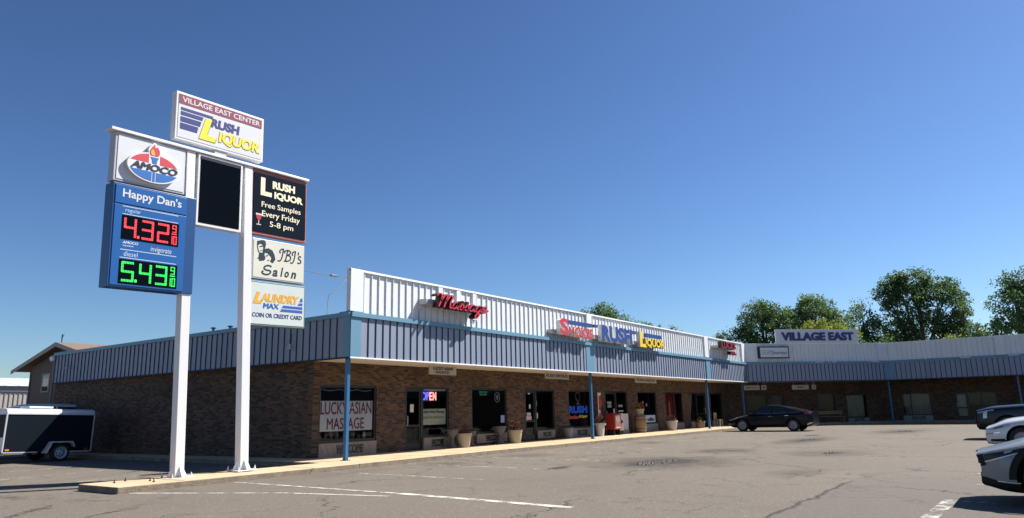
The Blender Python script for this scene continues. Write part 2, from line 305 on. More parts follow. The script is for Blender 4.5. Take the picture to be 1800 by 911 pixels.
# painted lines
def line(pts, w, z=.004):
    for (a, b), (c, d) in zip(pts, pts[1:]):
        l = math.hypot(c-a, d-b); nx, ny = -(d-b)/l*w/2, (c-a)/l*w/2
        mb.add([(a-nx, b-ny, z), (c-nx, d-ny, z), (c+nx, d+ny, z), (a+nx, b+ny, z)], [(0, 1, 2, 3)])
mb = MB(); line([(-6.78, -1.42), (-5.41, -4.36), (-4.95, -6.6)], .09)
line([(-4.46, -1.33), (-4.49, -3.2), (-4.57, -6.45)], .10, .006); line([(-4.57, -6.45), (-4.87, -10.25)], .19, .006); 
struct(mb.build('parking_lines', paint_mat('fresh_white_paint', (.54, .51, .46), .40, .53))); mb = MB()
for i, (x, l) in enumerate([(-1.6, 5.2), (1.2, 5.2), (4.3, 5.3), (7.3, 3.), (10.3, 4), (13.2, 5), (16.1, 4), (19, 5), (21.9, 4), (24.8, 5)]): line([(x, -1.2), (x-.28, -1.2-l)], .09)
for a in ((-5.6, 2.6), (-5.5, 5.45), (-5.4, 8.3), (-5.3, 11.1)): line([(a[0]-2.8, a[1]-.55), (a[0]+4.3, a[1]+.85)], .09)
line([(-7., -14.55), (-1.75, -14.74)], .19)
for x in (-1.9, .7, 2.95, 5.7, 8.4, 11.1, 13.9, 16.6, 19.4): line([(x, -14.8), (x-.1, -19.5)], .10, .006)
struct(mb.build('parking_lines', paint_mat('worn_white_paint', (.50, .48, .44), .46, .60)))

mb = MB()
for (cx, cy, rx, ry, n) in [(3.9, -7.6, 1.0, .34, 150), (17.2, -8.2, .9, .25, 60), (27, -10.4, 1., .3, 40), (8.8, -10.85, .5, .2, 40)]:
    for i in range(n):
        a = random.uniform(0, 6.28); q_ = random.random()**.6; x, y = cx+rx*q_*math.cos(a), cy+ry*q_*math.sin(a); h = random.uniform(.01, .034)
        mb.add([(x-h, y-h*.7, 0), (x+h*.8, y-h, 0), (x+h, y+h*.9, 0), (x-h*.8, y+h, 0), (x+random.uniform(-.3, .3)*h, y, h*1.1)], [(0, 1, 4), (1, 2, 4), (2, 3, 4), (3, 0, 4)])
tag(struct(mb.build('pothole_rubble', mat('broken_asphalt', (.15, .135, .12), .95, var=.5, scale=9)), 'stuff'), 'loose broken asphalt lying in the potholes of the parking lot', 'rubble')
# ------------------------------------------------------------------ the L shaped shopping centre
BLD = thing('shopping_centre', 'long low brick shopping centre with blue metal fascia and white ribbed parapet', 'building')
ZB, ZF, ZC, ZP = 3.02, 4.21, 4.38, 5.66; RIB = .3048
def wall(x0, x1, z0, z1, y, th, ops, o, rz, name='brick_wall', m=None):
    mb = MB(); ops = sorted(ops); x = x0
    for a, b, c, d in ops:
        if a > x: mb.box(x, y, z0, a, y+th, z1)
        if c > z0: mb.box(a, y, z0, b, y+th, c)
        if d < z1: mb.box(a, y, d, b, y+th, z1)
        x = b
    if x < x1: mb.box(x, y, z0, x1, y+th, z1)
    return mb.build(name, m or BRICK, BLD, o, rz)
def ribs(mb, x0, x1, z0, z1, y, d, w, skip=(), m=1, start=0):
    x = x0+start
    while x < x1-.05:
        if not any(a-.06 < x < b+.06 for a, b in skip): mb.add([(x-w/2, y, z0), (x+w/2, y, z0), (x+w*.3, y-d, z0), (x-w*.3, y-d, z0), (x-w/2, y, z1), (x+w/2, y, z1), (x+w*.3, y-d, z1), (x-w*.3, y-d, z1)],
                    [(2, 1, 5, 6), (3, 2, 6, 7), (0, 3, 7, 4), (0, 1, 2, 3), (7, 6, 5, 4)], m)
        x += RIB
def fascia(o, rz, L, blocks, pm, bm, cap=CAPB, chips=0, dt=WTRIM):
    mb = MB(); mb.box(0, 0, ZB+.02, L, .09, ZF); ribs(mb, 0, L, ZB+.02, ZF-.0, 0, .026, .036, blocks, 1, .70-2*RIB+.0)
    for a, b in blocks: mb.box(a, -.022, ZB+.02, b, -.001, ZF, 2)
    mb.build('fascia', [pm, bm, cap], BLD, o, rz)
    mb = MB(); mb.box(-.0, -.07, ZF, L, .5, ZF+.13); mb.add([(0, -.07, ZF+.13), (L, -.07, ZF+.13), (L, .12, ZC), (0, .12, ZC)], [(0, 1, 2, 3)]); mb.box(0, .12, ZF+.13, L, .5, ZC)
    for i in range(chips):
        x = random.uniform(.5, L-.5); w = random.choice([.05, .08, .1, .3, .6]); mb.box(x, -.074, ZF+.1, x+w, .05, ZF+.137, 1)
    mb.build('cornice', [cap, WTRIM], BLD, o, rz)
    mb = MB(); mb.box(0, -.03, ZB-.02, L, .05, ZB+.02); mb.build('fascia_drip_trim', dt, BLD, o, rz)
def parapet(o, rz, L, pil, m, wide=(), zt=ZP):
    mb = MB(); mb.box(0, .12, ZC-.02, L, .2, zt-.06, 0); ribs(mb, 0, L, ZC, zt-.07, .12, .04, .045, pil, 0, .6)
    for a, b in pil: mb.box(a, .03, ZC+.002, b, .119, zt-.01, 0)
    for a in wide: mb.box(a-.11, .055, ZC+.25, a+.11, .119, zt-.08, 0)
    mb.build('parapet', m, BLD, o, rz, bevel=.006)
    mb = MB(); mb.box(0, .05, zt-.06, L, .24, zt); mb.build('parapet_cap', WTRIM, BLD, o, rz)
OA, OD, OW = (0, 0, 0), (35.94, 0, 0), (43.68, -7.74, 0); LA, LD, LW = 35.94, 10.95, 60.  # far wing lengthened out of view to darken the window reflections
RA, RD, RW = 0., R(-45), R(-90)
OL, LL, RL = (0, 18.95, 0), 18.95, R(-90)
ops = dict(w1=(.7, 3.12, .56, 2.33), d1=(4.5, 5.39, .13, 2.33), s1=(5.39, 6.85, .55, 2.33), w2=(8.23, 10.57, .56, 2.33), d2=(11.92, 12.79, .13, 2.33), s2=(12.79, 14.3, .55, 2.33), w3=(15.57, 17.71, .56, 2.33), d3=(19.2, 20.42, .13, 2.33), s3=(20.42, 21.68, .55, 2.33),
          w4=(22.99, 25.43, .55, 2.33), w5=(26.76, 29.32, .5, 2.33), s6=(30.46, 31.75, .5, 2.33), d6=(31.75, 33.27, .13, 2.33), w6=(34.21, 36.4, .5, 2.33))
YS = 2.9  # setback deepened on the angled and far fronts for darker shade
wall(.44, 37.94, .1, ZB+.3, 2.1, .22, list(ops.values()), OA, RA)
opd = [(1.3, 2.9, .5, 2.2), (3.2, 4.2, .13, 2.2), (6.9, 8.3, .5, 2.2), (9.2, 10.9, .4, 2.1)]
wall(-.07, 12.15, .1, ZB+.3, YS, .22, opd, OD, RD)
opw = [(.1, 2.0, .5, 2.1), (3.5, 4.3, .13, 2.05), (4.3, 6.0, .13, 2.05), (8.2, 10.4, .5, 2.1), (12, 13, .13, 2.1)]
wall(-1.19, 60, .1, ZB+.3, YS, .22, opw, OW, RW)
wall(0, 16.86, .0, ZB+.3, .12, .22, [], OL, RL+.0195)     # long side wall, blank
mb = MB(); mb.box(.15, 18.73, 0, 60, 18.94, ZC); mb.box(59.8, -67.5, 0, 60, 18.72, 4.24); mb.box(46.6, -67.7, 0, 59.79, -67.5, 4.24); mb.box(36, 4.6, .1, 36.05, 18.73, ZB); mb.build('rear_wall', BRICK, BLD)
# interiors: dark floor and partition behind the shop windows
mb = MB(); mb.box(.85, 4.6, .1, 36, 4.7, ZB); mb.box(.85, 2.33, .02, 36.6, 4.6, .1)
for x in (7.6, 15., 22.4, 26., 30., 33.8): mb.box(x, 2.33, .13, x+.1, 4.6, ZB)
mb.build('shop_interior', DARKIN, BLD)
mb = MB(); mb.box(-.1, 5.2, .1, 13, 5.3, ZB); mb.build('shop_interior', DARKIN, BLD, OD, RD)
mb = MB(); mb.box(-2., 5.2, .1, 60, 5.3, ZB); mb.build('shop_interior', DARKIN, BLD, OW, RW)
# soffits and roofs
mb = MB(); mb.prismz([(.02, .05), (35.92, .05), (38.1, 2.25), (.62, 2.15), (.5, 18.9), (.02, 18.9)], ZB+.03, ZB+.07); mb.build('soffit', SOFF, BLD)
mb = MB(); mb.prismz([(0.05, .04), (10.9, .04), (12.15, 2.98), (-.0, 2.98)], ZB+.035, ZB+.075); mb.build('soffit', SOFF, BLD, OD, RD)
mb = MB(); mb.prismz([(0., .04), (60, .04), (60, 2.98), (-1.2, 2.98)], ZB+.04, ZB+.08); mb.build('soffit', SOFF, BLD, OW, RW)
mb = MB(); mb.prismz([(.4, .45), (35.8, .45), (43.9, -7.6), (43.9, -67.7), (60, -67.7), (60, 18.9), (.4, 18.9)], 4.24, 4.30); mb.build('roof', ROOFM, BLD)
BLA = [(0, .40), (13.72, 14.42), (28.25, 28.95)]
fascia(OA, RA, LA, BLA, FASC, BATT); parapet(OA, RA, LA, [(0, .5), (13.97, 14.42), (28.35, 28.95), (35.3, 35.94)], PARA, (4.05, 5.0, 5.9))
fascia(OL, RL, LL, [(LL-.30, LL)], FASC, BATT, dt=BATT)
fascia(OD, RD, LD, [(LD-.4, LD)], FASC, BATT, chips=7, dt=BATT); parapet(OD, RD, LD, [(0, .9), (LD-.75, LD)], PARA)
fascia(OW, RW, LW, [(0, .3)], FASC, BATT, chips=12, dt=BATT); parapet(OW, RW, LW, [(0, .01), (6.46, 7.04), (13.5, 14.1)], PARA)
def post(x, y, o, rz):
    mb = MB(); mb.box(x-.055, y-.055, .14, x+.055, y+.055, ZB+.03); p = mb.build('canopy_post', POSTB, BLD, o, rz, bevel=.006)
    mb = MB(); mb.box(x-.11, y-.09, .131, x+.11, y+.09, .145); mb.build('base_plate', BATT, p)
for x in (.16, 14.45, 28.74): post(x, .25, OA, RA)
post(35.75, .35, OA, RA); post(10.95, .35, OD, RD); post(7.42, .3, OW, RW); post(14.6, .3, OW, RW)
def window(b, o, rz, mull=(), fm=BRONZE, y=2.1, name='window'):
    a, c, d, e = b; t = .07; mb = MB()
    mb.box(a, y+.03, d, c, y+.13, d+t); mb.box(a, y+.03, e-t, c, y+.13, e); mb.box(a, y+.03, d+t, a+t, y+.13, e-t); mb.box(c-t, y+.03, d+t, c, y+.13, e-t)
    for x in mull: mb.box(x-.03, y+.04, d+t, x+.03, y+.12, e-t)
    w = mb.build(name, fm, BLD, o, rz)
    mb = MB(); mb.add([(a+t, y+.08, d+t), (c-t, y+.08, d+t), (c-t, y+.08, e-t), (a+t, y+.08, e-t)], [(0, 1, 2, 3)]); mb.build('pane', GLASS, w); return w
def door(b, o, rz, hx=.12, kick=.8, y=2.1):
    a, c, d, e = b; t = .06; mb = MB()
    mb.box(a, y+.03, d, a+t, y+.13, e); mb.box(c-t, y+.03, d, c, y+.13, e); mb.box(a+t, y+.03, e-t, c-t, y+.13, e)
    mb.box(a+t, y+.05, d, a+t+.07, y+.10, e-t); mb.box(c-t-.07, y+.05, d, c-t, y+.10, e-t); mb.box(a+t+.07, y+.05, d, c-t-.07, y+.10, d+.22); mb.box(a+t+.07, y+.05, e-t-.1, c-t-.07, y+.10, e-t); mb.box(a+t+.07, y+.05, d+kick, c-t-.07, y+.10, d+kick+.08)
    w = mb.build('door', BRONZE, BLD, o, rz)
    for q0, q1 in ((d+.22, d+kick), (d+kick+.08, e-t-.1)):
        mb = MB(); mb.add([(a+t+.07, y+.075, q0), (c-t-.07, y+.075, q0), (c-t-.07, y+.075, q1), (a+t+.07, y+.075, q1)], [(0, 1, 2, 3)]); mb.build('pane', GLASS, w)
    mb = MB(); hx = a+hx if hx > 0 else c+hx; mb.tube([(hx, y+.05, d+.85), (hx, y-.01, d+.87), (hx, y-.01, d+1.17), (hx, y+.05, d+1.19)], .012, 6); mb.build('handle', ALUM, w)
window(ops['w1'], OA, RA); door(ops['d1'], OA, RA); window(ops['s1'], OA, RA); window(ops['w2'], OA, RA); door(ops['d2'], OA, RA); window(ops['s2'], OA, RA); window(ops['w3'], OA, RA)
door(ops['d3'], OA, RA); window(ops['s3'], OA, RA); window(ops['w4'], OA, RA); window(ops['w5'], OA, RA, (28.0,)); window(ops['s6'], OA, RA); door(ops['d6'], OA, RA, -.15); window(ops['w6'], OA, RA)
window(opd[0], OD, RD, y=YS); door(opd[1], OD, RD, y=YS); window(opd[2], OD, RD, y=YS); window(opd[3], OD, RD, y=YS)
window(opw[0], OW, RW, (.7,), y=YS); door(opw[1], OW, RW, y=YS); window(opw[2], OW, RW, (5.1,), y=YS); window(opw[3], OW, RW, y=YS); door(opw[4], OW, RW, y=YS)
# drapes seen behind glass
def drape(x0, x1, z0, z1, y, m, o, rz, tie=0.):
    mb = MB(); n = 28
    vs = []; 
    for i in range(n+1):
        u = i/n
        for z in (z0, (z0+z1)/2, z1):
            xx = x0+(x1-x0)*u*(1-tie*(1-(z-z0)/(z1-z0)) if tie else 1); vs.append((xx, y+.03*math.sin(i*2.1), z))
    mb.add(vs, [(i*3+k, (i+1)*3+k, (i+1)*3+k+1, i*3+k+1) for i in range(n) for k in (0, 1)]); return mb.build('drape', m, BLD, o, rz, 60)
drape(26.9, 29.2, .5, 2.3, 2.5, mat('dark_red_drape', (.22, .012, .02), .8), OA, RA)
drape(30.6, 31.9, .5, 2.3, 2.45, mat('tan_drape', (.42, .3, .18), .8), OA, RA, .55)
drape(.25, 1.9, .55, 2.05, YS+.32, mat('pale_green_blind', (.13, .17, .145), .8), OW, RW)
drape(9.35, 10.8, .45, 2.05, YS+.32, mat('pale_green_blind', (.13, .17, .145), .8), OD, RD)
drape(3.62, 4.18, .4, 1.95, YS+.23, mat('pale_blind', (.42, .42, .40), .8), OW, RW)
# bulkhead panels under the glass with old WELCOME lettering
WB = mat('weathered_board', (.30, .24, .19), .85, var=.25, scale=2.2, stretch=(3, 1, 1)); WBG = mat('grey_board', (.27, .26, .25), .85, var=.2, scale=2)
def welcome(x0, x1, z0, z1, lab, o, rz, tx=True, dy=0, m=None, f=(.28, .76)):
    t = thing('welcome_board', lab, 'board', (o[0]-math.sin(rz)*dy, o[1]+math.cos(rz)*dy, 0), rz, 'boards under the shop windows')
    mb = MB(); mb.box(x0, 2.06, z0, x1, 2.098, z1-.01)
    n = int((x1-x0)/.22)
    for i in range(n): mb.add([(x0+i*.22, 2.056, z1-.015), (x0+i*.22+.012, 2.056, z1-.015), (min(x1, x0+i*.22+.212), 2.056, z0+.01), (min(x1-.01, x0+i*.22+.2), 2.056, z0+.01)], [(0, 3, 2, 1)], 1)
    mb.build('panel', [m or WB, mat('board_groove', (.09, .07, .06), .9)], t)
    if tx:
        w = x1-x0; a, b = x0+w*f[0], x0+w*f[1]; z = (z0+z1)/2; h = (z1-z0)*.30
        text('WELCOME', (a, b, z-h, z+h), 2.05, BLACKI, t, .01, bold=.05)
        for zz in (z-h, z+h-.03): 
            mb = MB()
            for i in range(7): xx = a+(b-a)*(i+.06)/7; mb.box(xx, 2.048, zz, xx+(b-a)*.105, 2.055, zz+.03)
            mb.build('lettering_serif', BLACKI, t)
welcome(.71, 3.11, .13, .555, 'wide tan board lettered WELCOME below the banner window at the near corner', OA, RA)
welcome(5.44, 6.85, .13, .545, 'tan WELCOME board beneath the window with the lit OPEN sign', OA, RA)
welcome(8.5, 10.5, .2, .555, 'long tan WELCOME board between two grey urns', OA, RA)
welcome(12.82, 14.24, .2, .545, 'short WELCOME board beside the door with stickers', OA, RA)
welcome(15.6, 17.68, .13, .555, 'grey WELCOME board beneath the blue neon window', OA, RA, m=WBG)
welcome(23.0, 25.4, .13, .545, 'plain grey board beside the wooden barrel', OA, RA, False, 0, WBG)
welcome(26.8, 29.3, .13, .495, 'plain grey board beneath the dark red drapes', OA, RA, False, 0, WBG)
welcome(30.5, 31.75, .13, .495, 'plain grey board beneath the tan tied drape', OA, RA, False, 0, WBG)
welcome(34.25, 36.3, .13, .495, 'plain board under the last window before the inner corner', OA, RA, False, 0, WBG)
welcome(9.2, 10.9, .13, .395, 'dim WELCOME board under the green blind in the angled corner front', OD, RD, True, YS-2.1, WBG)
welcome(.1, 2.0, .13, .495, 'dim WELCOME board under the wide green window on the far wing', OW, RW, True, YS-2.1, WBG)

# ------------------------------------------------------------------ things in and on the shop windows
def flat(name, lab, cat, box, y, m, o=OA, rz=RA, th=.006, group=None, edge=None):
    t = thing(name, lab, cat, o, rz, group); mb = MB(); mb.box(box[0], y, box[2], box[1], y+th, box[3]); mb.build('sheet', m, t); return t
BANW = mat('banner_vinyl', (.62, .60, .60), .5)
PURP = mat('maroon_lettering', (.20, .03, .07), .5)
t = flat('window_banner', 'white banner with maroon massage lettering inside the corner window', 'banner', (.77, 3.03, .90, 1.84), 2.20, BANW)
letters('LUCKY ASIAN', (.84, 2.98, 1.42, 1.81), 2.194, .005, PURP, t, bold=.012); letters('MASSAGE', (1.1, 2.66, .95, 1.31), 2.194, .005, PURP, t, bold=.012)
def jars(x0, x1, z, n, lab):
    for i in range(n):
        x = x0+(x1-x0)*(i+.5)/n; h = random.uniform(.12, .26); mb = MB(); mb.lathe([(.05, 0), (.08, h*.4), (.06, h*.8), (.03, h)], (x, 2.45, z), 10)
        tag(mb.build('ornament', random.choice([mat('dark_ornament', (.04, .04, .045), .3), mat('pale_ornament', (.4, .38, .34), .4), mat('brown_ornament', (.14, .08, .05), .4)]), smooth_angle=50), lab, 'ornament', 'ornaments on the corner window sill')
mb = MB(); mb.box(.78, 2.34, .6, 3.05, 2.7, .64); mb.build('window_shelf', DARKIN, BLD)
jars(.9, 3.0, .64, 9, 'small ornament standing on the sill below the massage banner')
mb = MB()
for i in range(60):
    u = i/59; x = .85+2.1*u; mb.box(x, 2.22, 2.2-.05*abs(math.sin(u*9)), x+.018, 2.228, 2.218-.05*abs(math.sin(u*9)))
for i in range(24): mb.box(.84, 2.22, 1.85+i*.014, .853, 2.228, 1.858+i*.014)
tag(mb.build('fairy_lights', mat('pale_bulbs', (.6, .55, .45), .4)), 'string of tiny pale lights framing the corner window', 'string lights')
t = thing('neon_open_sign', 'lit blue and red OPEN sign hanging in the window', 'neon sign'); mb = MB(); mb.box(5.47, 2.24, 1.82, 6.3, 2.27, 2.2); mb.build('backing', BLACKI, t)
NB = mat('neon_blue', (.1, .1, .5), .5, emit=(.10, .10, 1.), es=1.3); NR = mat('neon_red', (.5, .1, .1), .5, emit=(1., .33, .27), es=1.1); NP = mat('neon_violet', (.3, .1, .5), .5, emit=(.45, .22, 1.), es=1.2)
letters('OP', (5.5, 5.88, 1.86, 2.16), 2.23, .01, NB, t, bold=.02); letters('E', (5.91, 6.07, 1.86, 2.16), 2.23, .01, NR, t, bold=.02); letters('N', (6.1, 6.28, 1.86, 2.16), 2.23, .01, NR, t, bold=.02)
t = flat('price_poster', 'yellowish poster of massage services below the lit OPEN sign', 'poster', (5.46, 6.76, .98, 1.55), 2.195, mat('cream_poster', (.55, .53, .40), .6))
text('Lucky Asian Massage', (5.5, 6.7, 1.37, 1.5), 2.19, BLACKI, t); text('walk-ins welcome', (5.5, 6.65, 1.2, 1.31), 2.19, mat('olive_ink', (.3, .26, .08), .5), t)
mb = MB(); mb.box(5.55, 2.2, 2.2, 6.78, 2.23, 2.28); tag(mb.build('blind_rail', GREYSH), 'pale roller blind rail above the OPEN sign', 'blind')
t = flat('paper_notice', 'small white paper notice taped on the massage shop door', 'notice', (4.80, 4.98, 1.44, 1.72), 2.15, PAPER)
flat('paper_notice', 'small blue and white notice low in the window of the smoke shop', 'notice', (10.22, 10.48, .95, 1.25), 2.165, mat('blue_notice', (.3, .4, .52), .6))
t = thing('oval_sign', 'oval grey ring sign hanging in the smoke shop window', 'sign'); mb = MB()
mb.tube([(10.1+.17*math.cos(a), 2.25, 1.98+.2*math.sin(a)) for a in [i*math.pi/12 for i in range(25)]], .018, 6); mb.build('ring', mat('ring_grey', (.4, .4, .4), .5), t); text('8', (10.04, 10.16, 1.88, 2.08), 2.24, PAPER, t)
t = flat('glow_sign', 'dim green lit sign high in the smoke shop window', 'sign', (8.84, 9.46, 2.03, 2.24), 2.24, LEDBLK)
GN = mat('dim_green_neon', (.02, .1, .05), .5, emit=(.05, .5, .25), es=.12); text('SMOKE', (8.88, 9.42, 2.15, 2.22), 2.235, GN, t); text('SHOP', (8.92, 9.38, 2.05, 2.12), 2.235, GN, t)
for (x, z, w, h, lab) in [(12.05, 1.02, .42, .16, 'pink printed sticker low on the smoke shop door'), (12.12, 1.2, .3, .13, 'second pink sticker above the lower one on the smoke shop door'), (12.3, 1.5, .12, .18, 'white egg shaped sticker on the smoke shop door'), (12.22, 2.12, .18, .08, 'tiny white hours sticker at the top of the smoke shop door'),
                          (12.86, 1.06, .14, .25, 'tall narrow white card at the edge of the smoke shop sidelight'), (12.84, 1.6, .1, .24, 'small grey card high in the smoke shop sidelight')]:
    flat('door_sticker', lab, 'sticker', (x, x+w, z, z+h), 2.155 if x < 12.7 else 2.17, mat('pink_sticker', (.6, .42, .42), .6) if 'pink' in lab else PAPER)
t = thing('neon_shop_sign', 'blue neon RUSH sign in the window behind the second post', 'neon sign'); mb = MB(); mb.box(15.74, 2.25, .96, 17.6, 2.27, 1.66); mb.build('backing', LEDBLK, t)
NB2 = mat('dull_blue_neon', (.03, .08, .45), .5, emit=(.04, .14, .75), es=.1); letters('RUSH', (15.78, 17.56, 1.24, 1.6), 2.24, .01, NB2, t, bold=.05)
text('Smokes', (15.78, 16.7, .98, 1.17), 2.24, mat('dull_red_neon', (.4, .05, .05), .5, emit=(.8, .12, .1), es=.1), t, .01, bold=.03); text('& Liquor', (16.75, 17.55, .98, 1.17), 2.24, mat('dull_yellow_neon', (.4, .35, .05), .5, emit=(.7, .6, .1), es=.1), t, .01, bold=.03)
t = thing('figure_sign', 'pale outline beer glass sign above the blue neon', 'sign'); mb = MB(); mb.stroke([(16.5, 2.2), (16.45, 2.0), (16.6, 1.85), (16.65, 1.72), (16.5, 1.68), (16.85, 1.68), (16.7, 1.74), (16.75, 1.86), (16.88, 2.0), (16.82, 2.2), (16.5, 2.2)], .03, 2.24, 2.25); mb.build('outline', mat('dusty_rose_tube', (.4, .25, .25), .5), t)
t = flat('hours_sticker', 'white opening hours lettering on the liquor shop door glass', 'sticker', (19.5, 19.98, 1.45, 1.82), 2.165, LEDBLK); text('HOURS', (19.52, 19.96, 1.65, 1.8), 2.16, PAPER, t); text('OPEN', (19.52, 19.96, 1.48, 1.62), 2.16, PAPER, t)
flat('paper_notice', 'tilted white sheet in the middle of the liquor shop door', 'notice', (20.15, 20.4, 1.15, 1.42), 2.15, PAPER)
flat('window_card', 'pale lettered card in the liquor shop sidelight', 'card', (20.75, 21.3, 1.25, 1.33), 2.165, PAPER); flat('window_card', 'upper pale card in the liquor shop sidelight', 'card', (20.75, 21.25, 1.5, 1.62), 2.165, mat('grey_card', (.25, .25, .25), .6))
t = flat('sale_poster', 'blue and white poster low in the window behind the barrel', 'poster', (24.0, 25.3, .6, 1.02), 2.165, mat('pale_blue_poster', (.5, .56, .58), .6)); mb = MB(); mb.prism([(24.1, .78), (24.5, .84), (24.7, .92), (24.9, .84), (25.2, .8), (25.0, .7), (24.4, .7)], 2.158, 2.164); mb.build('printed_shape', NAVY, t)
for x, z, s in ((24.05, 1.75, .12), (24.5, 1.6, .16)): 
    mb = MB(); mb.lathe([(.0, -.01), (s*.6, -.01), (s*.6, .01), (0, .01)], (x, 2.3, z), 12, axis='y'); tag(mb.build('round_sticker', PAPER), 'small round pale sticker on the window behind the barrel', 'sticker', 'round stickers on the barrel window')

# ------------------------------------------------------------------ boards hanging below the canopy
HB = mat('hanging_board', (.42, .37, .33), .8, var=.1, scale=3)
def hang(o, rz, x0, x1, z0, z1, lines, lab, y=.9):
    t = thing('hanging_sign', lab, 'sign', o, rz, 'boards hung under the canopy'); mb = MB(); mb.box(x0, y, z0, x1, y+.03, z1); mb.build('board', HB, t)
    mb = MB()
    for x in (x0+.12, x1-.12): mb.tube([(x, y+.015, z1), (x, y+.015, ZB+.03)], .008, 5)
    mb.build('hanger', ALUM, t)
    for s, a, b, c, d in lines: text(s, (x0+(x1-x0)*a, x0+(x1-x0)*b, z0+(z1-z0)*c, z0+(z1-z0)*d), y-.006, BLACKI, t, .005, bold=.03)
hang(OA, RA, 4.42, 5.86, 2.70, 3.0, [('LUCKY ASIAN', .13, .87, .55, .88), ('MASSAGE', .22, .72, .14, .46)], 'hanging board lettered for the massage shop, nearest the corner')
hang(OA, RA, 11.75, 13.66, 2.73, 3.0, [('RUSH SMOKES', .04, .96, .25, .75)], 'hanging board reading RUSH SMOKES under the canopy')
hang(OA, RA, 20.36, 22.96, 2.73, 3.0, [('RUSH LIQUOR', .06, .94, .25, .75)], 'hanging board reading RUSH LIQUOR under the canopy')
hang(OD, RD, .2, 1.36, 2.5, 2.82, [('JBJ\'S SALON', .12, .85, .3, .65)], 'pale hanging board behind the inner corner post', 1.0)
hang(OD, RD, 1.5, 1.88, 2.5, 2.82, [('1&2', .2, .8, .3, .7)], 'small square number board beside the inner corner post', 1.0)
hang(OD, RD, 3.84, 5.12, 2.48, 2.8, [('RUSH', .32, .68, .3, .7)], 'wide hanging board with one short word over the parked sedan', 1.0)
hang(OD, RD, 5.36, 5.68, 2.48, 2.8, [('3', .35, .65, .25, .75)], 'small square number board beside the wide one over the sedan', 1.0)

# ------------------------------------------------------------------ channel letter signs on the parapet
GRYL = mat('letter_return_grey', (.36, .37, .38), .5); REDL = mat('letter_red', (.50, .025, .05), .35); DKRED = mat('letter_dark_red_return', (.035, .004, .008), .4); BLUL = mat('letter_blue', (.016, .045, .19), .35)
def raceway(t, x0, x1, z0, z1, y0, y1=.115, m=None, o=OA, rz=RA): mb = MB(); mb.box(x0, y0, z0, x1, y1, z1); mb.build('raceway', m or GRYL, t, bevel=.01)
GL = {'M': ([(-.5, 1.55), (-.15, 1.85), (.35, 1.75), (.45, 1.1), (.25, 0)], [(.4, .8), (.85, 1.6), (1.25, 1.85), (1.4, 1.4), (1.2, 0)], [(1.35, .8), (1.8, 1.6), (2.2, 1.85), (2.4, 1.5), (2.2, .75), (2.4, .03), (2.9, .3)]),
      'a': ([(.95, .85), (.6, 1), (.2, .75), (.05, .35), (.25, .03), (.6, .15), (.9, .6), (1, .95)], [(1, .95), (.9, .3), (1.05, .03), (1.4, .3)]),
      's': ([(-.15, .1), (.25, .6), (.5, 1.3)], [(.48, 1.3), (.5, .95), (.72, .6), (.74, .2), (.45, .0), (.1, .15)], [(.6, .05), (1.1, .35)]),
      'g': ([(.95, .85), (.6, 1), (.2, .75), (.05, .35), (.25, .03), (.6, .15), (.9, .6), (1, .95)], [(1, .95), (.85, -.3), (.5, -.85), (.1, -.7), (.4, -.25), (1.4, .3)]),
      'e': ([(.0, .3), (.6, .55), (.8, .85), (.5, 1.03), (.15, .7), (.1, .3), (.4, .02), (.8, .15), (1.3, .5)],)}
ADV = {'M': 2.75, 'a': 1.3, 's': 1.0, 'g': 1.3, 'e': 1.2}
def script(t, word, x0, z0, sx, sz, yf, d, mats, w=(.07, .13), sl=.22):
    x = 0
    for ch in word:
        mb = MB()
        for st in GL[ch]: mb.stroke([(x0+(x+p[0]+sl*p[1])*sx, z0+p[1]*sz) for p in st], w, yf, yf+d)
        n = len(mb.f)
        for i, f in enumerate(mb.f): mb.m[i] = 0 if all(abs(mb.v[j][1]-yf) < 1e-4 for j in f) else 1
        mb.build('letter', mats, t); x += ADV[ch]
t = thing('channel_letter_sign', 'red script massage lettering on the white parapet near the corner', 'sign', group='lettering signs on the parapet')
raceway(t, 3.0, 5.75, 4.88, 5.06, -.22); script(t, 'Massage', 3.25, 4.80, .272, .235, -.5, .27, [REDL, DKRED], (.034, .07), .3)
mb = MB(); mb.tube([(3.02, -.02, 4.9), (3.02, .08, 4.6), (3.02, .1, 4.38)], .015, 6); mb.build('conduit', GRYL, t)
mb = MB()
for x in (3.1, 4.4, 5.6): mb.box(x, -.2, 4.92, x+.05, .115, 5.02)
mb.build('bracket', GRYL, t)
WEDGE = mat('letter_white_edge', (.72, .72, .72), .5)
t = thing('channel_letter_sign', 'red SMOKES lettering with a blue bar on the white parapet', 'sign', group='lettering signs on the parapet')
raceway(t, 10.75, 13.4, 4.5, 4.68, -.16); letters('S', (11.02, 11.72, 4.47, 5.16), -.36, .2, [REDV, WEDGE], t, bold=.04); letters('MOKES', (11.74, 13.78, 4.44, 4.88), -.36, .2, [REDV, WEDGE], t, bold=.04)
mb = MB(); mb.box(11.6, -.34, 4.96, 13.75, -.2, 5.12); mb.build('bar', BLUL, t)
t = thing('channel_letter_sign', 'large blue RUSH lettering on the white parapet', 'sign', group='lettering signs on the parapet')
raceway(t, 14.2, 17.6, 4.5, 4.7, -.16); letters('RUSH', (14.6, 17.7, 4.42, 5.18), -.36, .2, [BLUL, WEDGE], t, bold=.06, shear=.0)
mb = MB(); mb.box(17.4, -.34, 4.98, 18.2, -.2, 5.13); mb.build('bar', BLUL, t); mb = MB(); mb.box(13.98, -.34, 5.0, 14.3, -.2, 5.12); mb.build('bar', BLUL, t)
t = thing('channel_letter_sign', 'yellow LIQUOR lettering with a blue bar on the white parapet', 'sign', group='lettering signs on the parapet')
